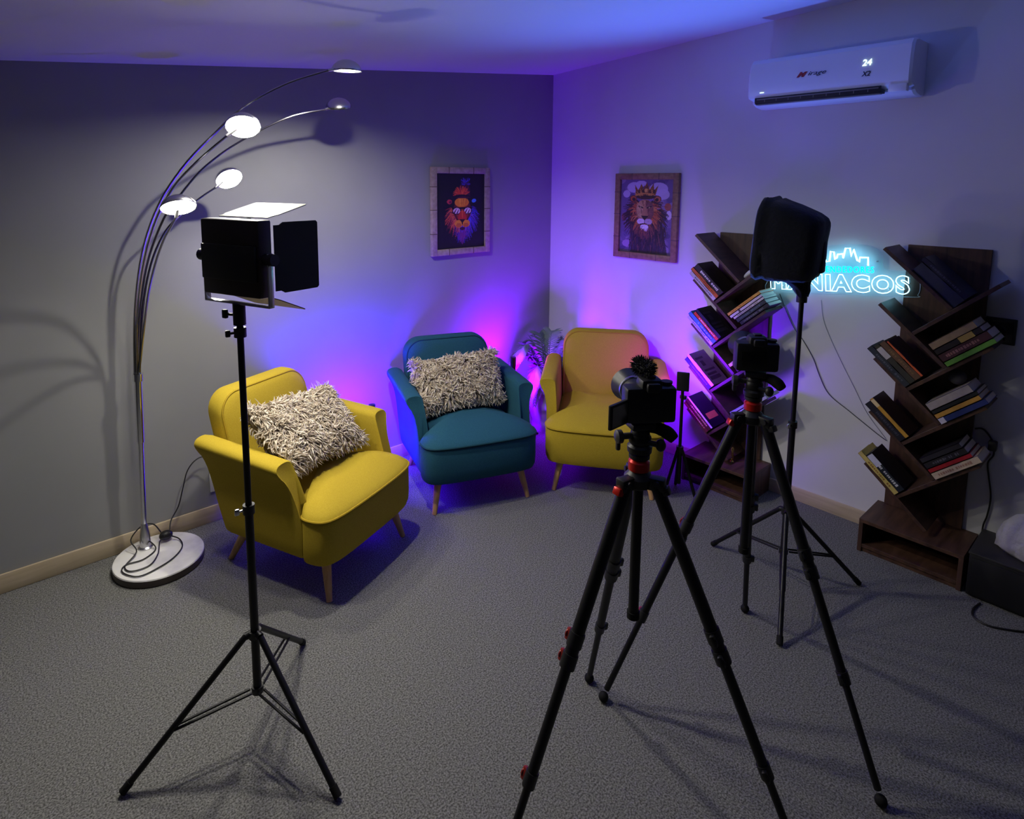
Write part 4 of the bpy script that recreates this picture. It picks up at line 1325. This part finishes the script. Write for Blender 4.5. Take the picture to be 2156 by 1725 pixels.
def board(name, p, ang, length, parent, m):
    c, s = math.cos(ang), math.sin(ang)
    M = basis((c, 0, s), (0, 1, 0), (-s, 0, c), (p[0], 0, p[1]))
    return MB().box((length / 2, (DF + DB) / 2, 0), (length, DF - DB, BT), 0.0012, M).build(name, m, parent, smooth=False)


def bookcase(label, y0):
    t = thing('tree_bookcase', label, 'bookcase', (0, 0, 0), 0, 'tree-shaped bookcases')
    t.matrix_world = case_matrix(y0)
    MB().box((0.193, 0.0115, 0.800), (0.306, 0.017, 1.278), 0.001).build('back_panel', M_WALNUT_V, t, smooth=False)
    for i, z in enumerate(ZL):
        board('shelf', (0.0, z), -TH, LL - (0.0 if i < 4 else 0.012), t, M_WALNUT)
    for i in range(4):
        zc = ZL[i + 1] - U_R * TN
        board('shelf', (U_R + 0.006, zc + 0.006), TH, LR, t, M_WALNUT)
    u0, u1, h, d = 0.010, 0.405, 0.160, 0.265
    k = 0.017
    MB().box(((u0 + u1) / 2, d / 2 + 0.003, h - k / 2), (u1 - u0, d - 0.006, k), 0.001).build('plinth_top', M_WALNUT_E, t, smooth=False)
    MB().box(((u0 + u1) / 2, d / 2 + 0.003, 0.022 + k / 2), (u1 - u0 - 2 * k - 0.001, d - 0.010, k), 0.001).build('plinth_bottom', M_WALNUT_E, t, smooth=False)
    MB().box(((u0 + u1) / 2, d - 0.016, 0.0115), (u1 - u0 - 2 * k - 0.001, 0.014, 0.021), 0.001).build('plinth_kick', M_WALNUT_E, t, smooth=False)
    for uu in (u0 + k / 2, u1 - k / 2):
        MB().box((uu, d / 2 + 0.003, (h - k) / 2), (k, d - 0.006, h - k - 0.0005), 0.001).build('plinth_side', M_WALNUT_V, t, smooth=False)
    MB().box(((u0 + u1) / 2, 0.013, (h + 0.02) / 2), (u1 - u0 - 2 * k - 0.001, 0.012, h - 0.02 - k), 0).build('plinth_back', M_WALNUT_V, t, smooth=False)
    return t


def cross(p, d, q, e):
    den = d[0] * e[1] - d[1] * e[0]
    s = ((q[0] - p[0]) * e[1] - (q[1] - p[1]) * e[0]) / den
    return (p[0] + d[0] * s, p[1] + d[1] * s)


DL, NL = (CT, -SN), (SN, CT)          # falling board and its upper-side normal
DR, NR = (CT, SN), (-SN, CT)          # rising board and its upper-side normal


def slot(kind, i):
    """Corner, reading direction (away from the corner) and stacking direction of slot i."""
    g = BT / 2 + 0.0015
    r0 = (U_R + 0.006, ZL[i + 1] - U_R * TN + 0.006)
    rp = (r0[0] + NR[0] * g, r0[1] + NR[1] * g)
    if kind == 'inner':                   # on the falling board i+1, foot against rising board i
        lp = (NL[0] * g, ZL[i + 1] + NL[1] * g)
        c = cross(lp, DL, rp, DR)
        return c, (-DL[0], -DL[1]), NL
    lp = (NL[0] * g, ZL[i] + NL[1] * g)   # on falling board i's upper side
    c = cross(lp, DL, rp, DR)
    if kind == 'outer':
        return c, DR, NR
    return c, (-DL[0], -DL[1]), NL        # 'top'


cloths = {}


def cover_mat(c):
    k = tuple(c)
    if k not in cloths:
        lin = srgb(c)
        cloths[k] = mat('book_cover', lin, 0.45, noise=(tuple(x * 0.85 for x in lin), 40, 2, 0.35, 0.7))
    return cloths[k]


brnd = random.Random(17)


def book(case_y0, kind, i, a0, th, length, width, dfront, t0, spine, cover, label, letters=None, group=None, band=None, art=None):
    c, ax, nx = slot(kind, i)
    shift = 0.0
    if kind == 'outer':
        shift = 0.003
    elif kind in ('inner', 'top'):
        shift = 0.003
    base = (c[0] + ax[0] * (a0 + shift) + nx[0] * t0, c[1] + ax[1] * (a0 + shift) + nx[1] * t0)
    t = thing('book', label, 'book', (0, 0, 0), 0, group)
    # local: x along the spine, y out of the wall with the spine at 0, z thickness
    F = case_matrix(case_y0) @ basis((ax[0], 0, ax[1]), (0, 1, 0), (nx[0], 0, nx[1]), (base[0], dfront, base[1]))
    if F.determinant() < 0:
        F = F @ Matrix.Diagonal((1, 1, 1, 1))
    t.matrix_world = Matrix.Identity(4)
    bt = 0.0018
    cb = MB()
    cb.box((length / 2, -width / 2, bt / 2), (length, width, bt), 0)
    cb.box((length / 2, -width / 2, th - bt / 2), (length, width, bt), 0)
    cb.box((length / 2, -bt / 2, th / 2), (length, bt, th), 0, mi=1)
    mats = [cover_mat(cover), cover_mat(spine)]
    parts = [('cover', cb, mats)]
    pg = MB().box((length / 2, -width / 2 - 0.0005, th / 2), (length - 0.006, width - 0.005, th - 2 * bt - 0.0002), 0)
    parts.append(('page_block', pg, [M_PAGES]))
    if letters:
        lt = MB()
        x = length * 0.12
        rr = random.Random(sum(ord(q) for q in label))
        end = length * (0.80 if not band else 0.7)
        while x < end:
            wl_ = rr.uniform(0.004, 0.010)
            if rr.random() < 0.93:
                lt.box((x + wl_ / 2, 0.0004, th / 2), (wl_, 0.0006, th * rr.uniform(0.26, 0.42)), 0)
            x += wl_ + rr.uniform(0.0018, 0.0045)
        if lt.v: parts.append(('spine_lettering', lt, [cover_mat(letters)]))
    if band:
        parts.append(('spine_band', MB().box((length * band[1], 0.0003, th / 2), (length * band[2], 0.0007, th * 0.98), 0), [cover_mat(band[0])]))
    if art:
        am = MB()
        for (x0, x1, y0_, y1_) in art[1]:
            am.box(((x0 + x1) / 2 * length, -(y0_ + y1_) / 2 * width, th + 0.0003), ((x1 - x0) * length, (y1_ - y0_) * width, 0.0006), 0)
        parts.append(('cover_print', am, [cover_mat(art[0])]))
    for nm, mb, mm in parts:
        mb.build(nm, mm, t, smooth=False)
    t.matrix_world = F
    return t


YA, YBK = -1.300, -2.222
bookcase('dark walnut tree-shaped bookcase beside the crowned lion painting', YA)
bookcase('dark walnut tree-shaped bookcase at the far end of the neon sign', YBK)

WHT, CRM, BLK, NVY, ORG, YLW = (205, 200, 195), (200, 185, 150), (26, 24, 26), (30, 34, 70), (205, 105, 35), (205, 165, 60)
rows_text = [(0.14, 0.24, 0.12, 0.80), (0.28, 0.34, 0.12, 0.72), (0.40, 0.46, 0.12, 0.80), (0.56, 0.72, 0.25, 0.45), (0.78, 0.84, 0.12, 0.60)]


def fill(y0, kind, i, where, rows, dfront=0.228):
    """rows: (thickness, length, width, spine, cover, wording, extras) stacked from the board."""
    tt = 0.0
    for r in rows:
        th, ln, wd, sp, cv, wording = r[:6]
        ex = r[6] if len(r) > 6 else {}
        wd = min(wd, 0.198)
        book(y0, kind, i, ex.get('a', 0.0), th, ln, wd, dfront + ex.get('d', 0.0), tt, sp, cv, f'{wording} {where}', ex.get('letters'), ex.get('group'), ex.get('band'), ex.get('art'))
        tt += th + 0.0012


A1 = 'in the violet-lit bookcase'
fill(YA, 'inner', 0, f'high {A1}', [
    (0.022, 0.205, 0.15, WHT, WHT, 'white paperback lowest of its slot', {'letters': (120, 120, 125)}),
    (0.020, 0.215, 0.15, ORG, ORG, 'orange-spined paperback', {'letters': (150, 60, 20)}),
    (0.034, 0.210, 0.16, (34, 26, 24), (28, 22, 20), 'thick black book with white spine letters', {'letters': (225, 220, 215)})])
fill(YA, 'inner', 1, f'under the black lettered one {A1}', [
    (0.018, 0.205, 0.15, (190, 200, 215), (170, 180, 200), 'pale blue-white paperback', {'letters': (90, 95, 120)}),
    (0.024, 0.215, 0.16, (70, 130, 165), (60, 115, 150), 'teal-blue spined book', {'letters': (165, 195, 210), 'band': ((35, 80, 130), 0.28, 0.36)}),
    (0.020, 0.195, 0.15, (200, 70, 35), (60, 30, 40), 'orange-red spined book with pale lettering', {'letters': (245, 200, 170)}),
    (0.018, 0.200, 0.15, (32, 28, 52), (28, 26, 44), 'dark navy book topmost of its slot', {'art': ((60, 58, 75), rows_text)})])
fill(YA, 'inner', 2, f'in the third slot of the violet-lit bookcase', [
    (0.024, 0.210, 0.15, (40, 42, 95), (40, 42, 95), 'navy blue book', {'letters': (90, 95, 150)}),
    (0.020, 0.215, 0.16, (205, 195, 190), (130, 112, 120), 'grey-covered, white-spined book', {'art': ((70, 58, 66), rows_text)})])
fill(YA, 'inner', 3, f'in the lowest slot of the violet-lit bookcase', [
    (0.018, 0.200, 0.15, (95, 45, 32), (95, 45, 32), 'reddish-brown book', {'letters': (190, 150, 110)}),
    (0.022, 0.205, 0.15, (75, 38, 30), (75, 38, 30), 'dark brown book with gold lettering', {'letters': (205, 165, 110)}),
    (0.012, 0.210, 0.15, (225, 220, 205), (25, 22, 26), 'white-spined book with flame cover', {'art': ((195, 140, 60), [(0.22, 0.40, 0.18, 0.85)])})])
fill(YA, 'outer', 1, f'beside the neon sign {A1}', [
    (0.020, 0.190, 0.15, (30, 32, 38), (28, 28, 32), 'black book at the bottom of the stack', {'letters': (120, 120, 125), 'a': 0.030}),
    (0.022, 0.195, 0.15, (44, 54, 58), (38, 44, 50), 'dark slate book', {'letters': (100, 120, 125), 'a': 0.022}),
    (0.014, 0.205, 0.15, (215, 205, 205), (200, 190, 190), 'white paperback with a shorter spine', {'letters': (150, 140, 140), 'a': 0.016}),
    (0.016, 0.215, 0.15, (220, 210, 210), (205, 195, 195), 'white paperback with a dark emblem', {'band': ((70, 60, 60), 0.30, 0.05), 'a': 0.004}),
    (0.017, 0.222, 0.15, (225, 175, 70), (215, 120, 50), 'yellow book topmost of the stack', {'letters': (200, 120, 40)})])
fill(YA, 'outer', 2, f'behind the plain camera {A1}', [
    (0.018, 0.170, 0.14, (60, 36, 32), (50, 30, 28), 'brown book', {'letters': (150, 110, 90), 'a': 0.02}),
    (0.020, 0.215, 0.15, (205, 200, 210), (190, 185, 195), 'pale grey book jutting out', {'a': 0.02}),
    (0.020, 0.210, 0.15, (205, 195, 60), (190, 180, 50), 'lemon yellow book', {'band': ((150, 150, 40), 0.2, 0.2)})])
fill(YA, 'outer', 3, f'low {A1} beside the tripod collar', [
    (0.018, 0.225, 0.15, (190, 190, 215), (175, 175, 200), 'lilac-white book', {'a': 0.02}),
    (0.016, 0.215, 0.15, (165, 165, 190), (150, 150, 180), 'grey-lilac thinner book', {'a': 0.01})])

B1 = 'in the shadowed bookcase'
fill(YBK, 'top', 0, f'on the top ledge {B1}', [
    (0.050, 0.215, 0.16, (62, 64, 84), (48, 50, 66), 'thick slate grey book'),
    (0.022, 0.225, 0.15, (40, 40, 56), (36, 36, 50), 'thin dark book', {'letters': (80, 80, 100)})], 0.205)
fill(YBK, 'inner', 1, f'{B1}', [
    (0.026, 0.215, 0.16, (45, 52, 58), (40, 46, 52), 'dark bluish book lowest of the upper slot', {'letters': (85, 92, 100)}),
    (0.026, 0.205, 0.15, (55, 54, 42), (44, 42, 36), 'dark olive book with a white spine label', {'band': ((195, 190, 180), 0.78, 0.28)}),
    (0.028, 0.200, 0.16, (98, 72, 48), (80, 58, 40), 'brown book with worn spine', {'letters': (130, 100, 60)}),
    (0.010, 0.190, 0.15, (210, 95, 45), (60, 30, 40), 'thin orange-spined purple book')])
fill(YBK, 'inner', 2, f'{B1}', [
    (0.030, 0.200, 0.16, (24, 26, 36), (24, 26, 36), 'black book with faint lettering', {'letters': (60, 62, 80)}),
    (0.018, 0.205, 0.15, (200, 150, 55), (64, 34, 32), 'gold-spined book with maroon cover', {'band': ((225, 205, 150), 0.88, 0.18)})])
fill(YBK, 'inner', 3, f'{B1}', [
    (0.022, 0.215, 0.15, (205, 185, 105), (185, 165, 80), 'yellow-cream book lowest', {'letters': (150, 105, 45)}),
    (0.030, 0.190, 0.15, (30, 36, 48), (34, 30, 34), 'white and blue spined book with block lettering', {'band': ((205, 205, 225), 0.82, 0.30), 'letters': (205, 205, 205)})])
fill(YBK, 'outer', 1, f'{B1}', [
    (0.022, 0.205, 0.16, (105, 165, 60), (95, 150, 55), 'green book under a maroon one'),
    (0.034, 0.205, 0.16, (78, 42, 44), (66, 36, 38), 'maroon book with pale title', {'letters': (165, 115, 105)}),
    (0.024, 0.195, 0.16, (34, 28, 26), (30, 26, 26), 'dark book with a yellow band', {'band': ((190, 160, 80), 0.68, 0.30)}),
    (0.030, 0.190, 0.16, (165, 140, 100), (150, 128, 92), 'thick cream book topmost, above the maroon one,')])
fill(YBK, 'outer', 2, f'{B1}', [
    (0.024, 0.200, 0.16, (38, 52, 105), (34, 46, 95), 'blue book with white spine labels', {'band': ((200, 195, 205), 0.06, 0.12)}),
    (0.020, 0.190, 0.16, (195, 145, 60), (180, 130, 50), 'golden yellow book'),
    (0.016, 0.195, 0.16, (24, 26, 26), (24, 24, 26), 'narrow black book above the golden one'),
    (0.034, 0.185, 0.16, (165, 155, 148), (150, 142, 138), 'thick grey-white book')])
fill(YBK, 'outer', 3, f'{B1}', [
    (0.030, 0.200, 0.16, (200, 180, 155), (185, 165, 140), 'cream speckled book in the lowest outer slot', {'letters': (160, 120, 100)}),
    (0.018, 0.185, 0.16, (165, 25, 35), (150, 22, 30), 'bright red book'),
    (0.026, 0.180, 0.16, (34, 30, 36), (30, 28, 32), 'black book above the red one', {'letters': (95, 92, 100)}),
    (0.022, 0.175, 0.16, (40, 38, 44), (36, 34, 40), 'dark grey book topmost of the lowest slot')])


def in_case(y0, u, d, z):
    return V((-d, y0 - u, z))


# small things standing on the bookcases
c, ax, nx = slot('outer', 0)
k = thing('computer_mouse', 'small white rounded mouse-like object on the top rising board', 'ornament', (0, 0, 0))
F = case_matrix(YA) @ basis((ax[0], 0, ax[1]), (0, 1, 0), (nx[0], 0, nx[1]), (c[0] + ax[0] * 0.05, 0.165, c[1] + ax[1] * 0.05))
MB().ball((0, 0, 0.0155), (0.045, 0.026, 0.0155), 18, 10).build('shell', mat('white_gloss_plastic', (0.75, 0.75, 0.75), 0.25), k)
MB().box((0.018, 0, 0.030), (0.016, 0.004, 0.003), 0.001).build('scroll_wheel', M_GREY_PL, k)
k.matrix_world = F

b = MB()
b.lathe([(0.011, 0), (0.012, 0.004), (0.006, 0.012), (0.009, 0.035), (0.006, 0.055), (0.009, 0.075), (0.003, 0.088)], 16)
o = b.build('brass_ornament', mat('polished_brass', (0.55, 0.38, 0.12), 0.25, 1.0))
o.location = in_case(YA, 0.255, 0.16, 0.1605)
tag(o, 'small slender brass ornament standing on the plinth of the violet-lit bookcase', 'ornament')

c, ax, nx = slot('outer', 2)
o = MB().ball((0, 0, 0), 0.033, 20, 14).build('grey_ball', mat('grey_felt', (0.055, 0.055, 0.06), 0.9))
q = (c[0] + ax[0] * 0.150 + nx[0] * (0.0985 + 0.0345), c[1] + ax[1] * 0.150 + nx[1] * (0.0985 + 0.0345))
o.location = in_case(YBK, q[0], 0.14, q[1])
tag(o, 'dark grey ball resting on the books of the shadowed bookcase', 'ball')

wp = thing('wall_plate', 'flat black plate on the wall behind the shadowed bookcase', 'wall plate', (0, -2.622, 1.094))
MB().box((-0.008, 0, 0), (0.014, 0.105, 0.112), 0.003).build('plate', M_BLACK, wp)
MB().box((-0.0165, 0, 0), (0.003, 0.085, 0.090), 0.001).build('plate_face', M_SCREEN, wp)

cb = thing('hanging_cord', 'black cord hanging down the wall beside the shadowed bookcase', 'cord', (0, -2.63, 0.13))
MB().tube([p - V((0, -2.63, 0.13)) for p in catmull([(-0.010, -2.575, 0.640), (-0.010, -2.605, 0.646), (-0.010, -2.640, 0.600), (-0.010, -2.648, 0.545), (-0.010, -2.632, 0.500), (-0.010, -2.640, 0.440), (-0.010, -2.655, 0.350), (-0.010, -2.650, 0.260), (-0.010, -2.640, 0.200), (-0.010, -2.640, 0.075)], 6)], 0.0035, 6).build('flex', M_CORD, cb)
MB().box((-0.016, -0.012, 0.455), (0.03, 0.03, 0.045), 0.006).build('plug', M_GREY_PL, cb)

# low black box with a pale bundle on it at the edge of the room
lb = thing('low_cabinet', 'low black cabinet on the floor next to the shadowed bookcase', 'cabinet', (-0.150, -2.92, 0))
MB().box((0, 0, 0.098), (0.255, 0.55, 0.180), 0.004).build('carcass', M_BLACK, lb)
MB().box((-0.131, 0, 0.098), (0.006, 0.53, 0.160), 0.001).build('front_panel', M_BLACK, lb)
MB().box((0, 0, 0.004), (0.23, 0.52, 0.008), 0).build('base', M_BLACK, lb)
MB().box((0, 0, 0.194), (0.262, 0.556, 0.010), 0.002).build('top', M_GREY_PL, lb)
n = 26
rs = []
for i, (hz, sc) in enumerate(((0, 0.86), (0.010, 1.0), (0.05, 1.02), (0.10, 0.95), (0.14, 0.78), (0.165, 0.52), (0.172, 0.2))):
    rs.append([(0.095 * sc * math.cos(2 * math.pi * j / n) * (1 + 0.06 * math.sin(5 * 2 * math.pi * j / n + i)), 0.155 * sc * math.sin(2 * math.pi * j / n) * (1 + 0.06 * math.sin(4 * 2 * math.pi * j / n + 1.3 * i)), hz + (0.010 * math.sin(3 * 2 * math.pi * j / n + i) if 0 < i else 0)) for j in range(n)])
o = MB().rings(rs).build('cloth_bundle', mat('pale_cloth', (0.40, 0.39, 0.42), 0.9, bump=(25, 0.5, 0.02)), None, 70)
o.location = (-0.135, -2.865, 0.2)
tag(o, 'pale crumpled cloth bundle on the low black cabinet', 'cloth')

fc = thing('loose_cable', 'thin black cord lying on the carpet before the low cabinet', 'cord', (-0.42, -2.72, 0))
MB().tube([p - V((-0.42, -2.72, 0)) for p in catmull([(-0.300, -2.700, 0.0045), (-0.36, -2.690, 0.0045), (-0.42, -2.70, 0.0045), (-0.44, -2.75, 0.0045), (-0.40, -2.82, 0.0045), (-0.34, -2.90, 0.0045), (-0.32, -3.0, 0.0045)], 6)], 0.0038, 6).build('flex', M_CORD, fc)
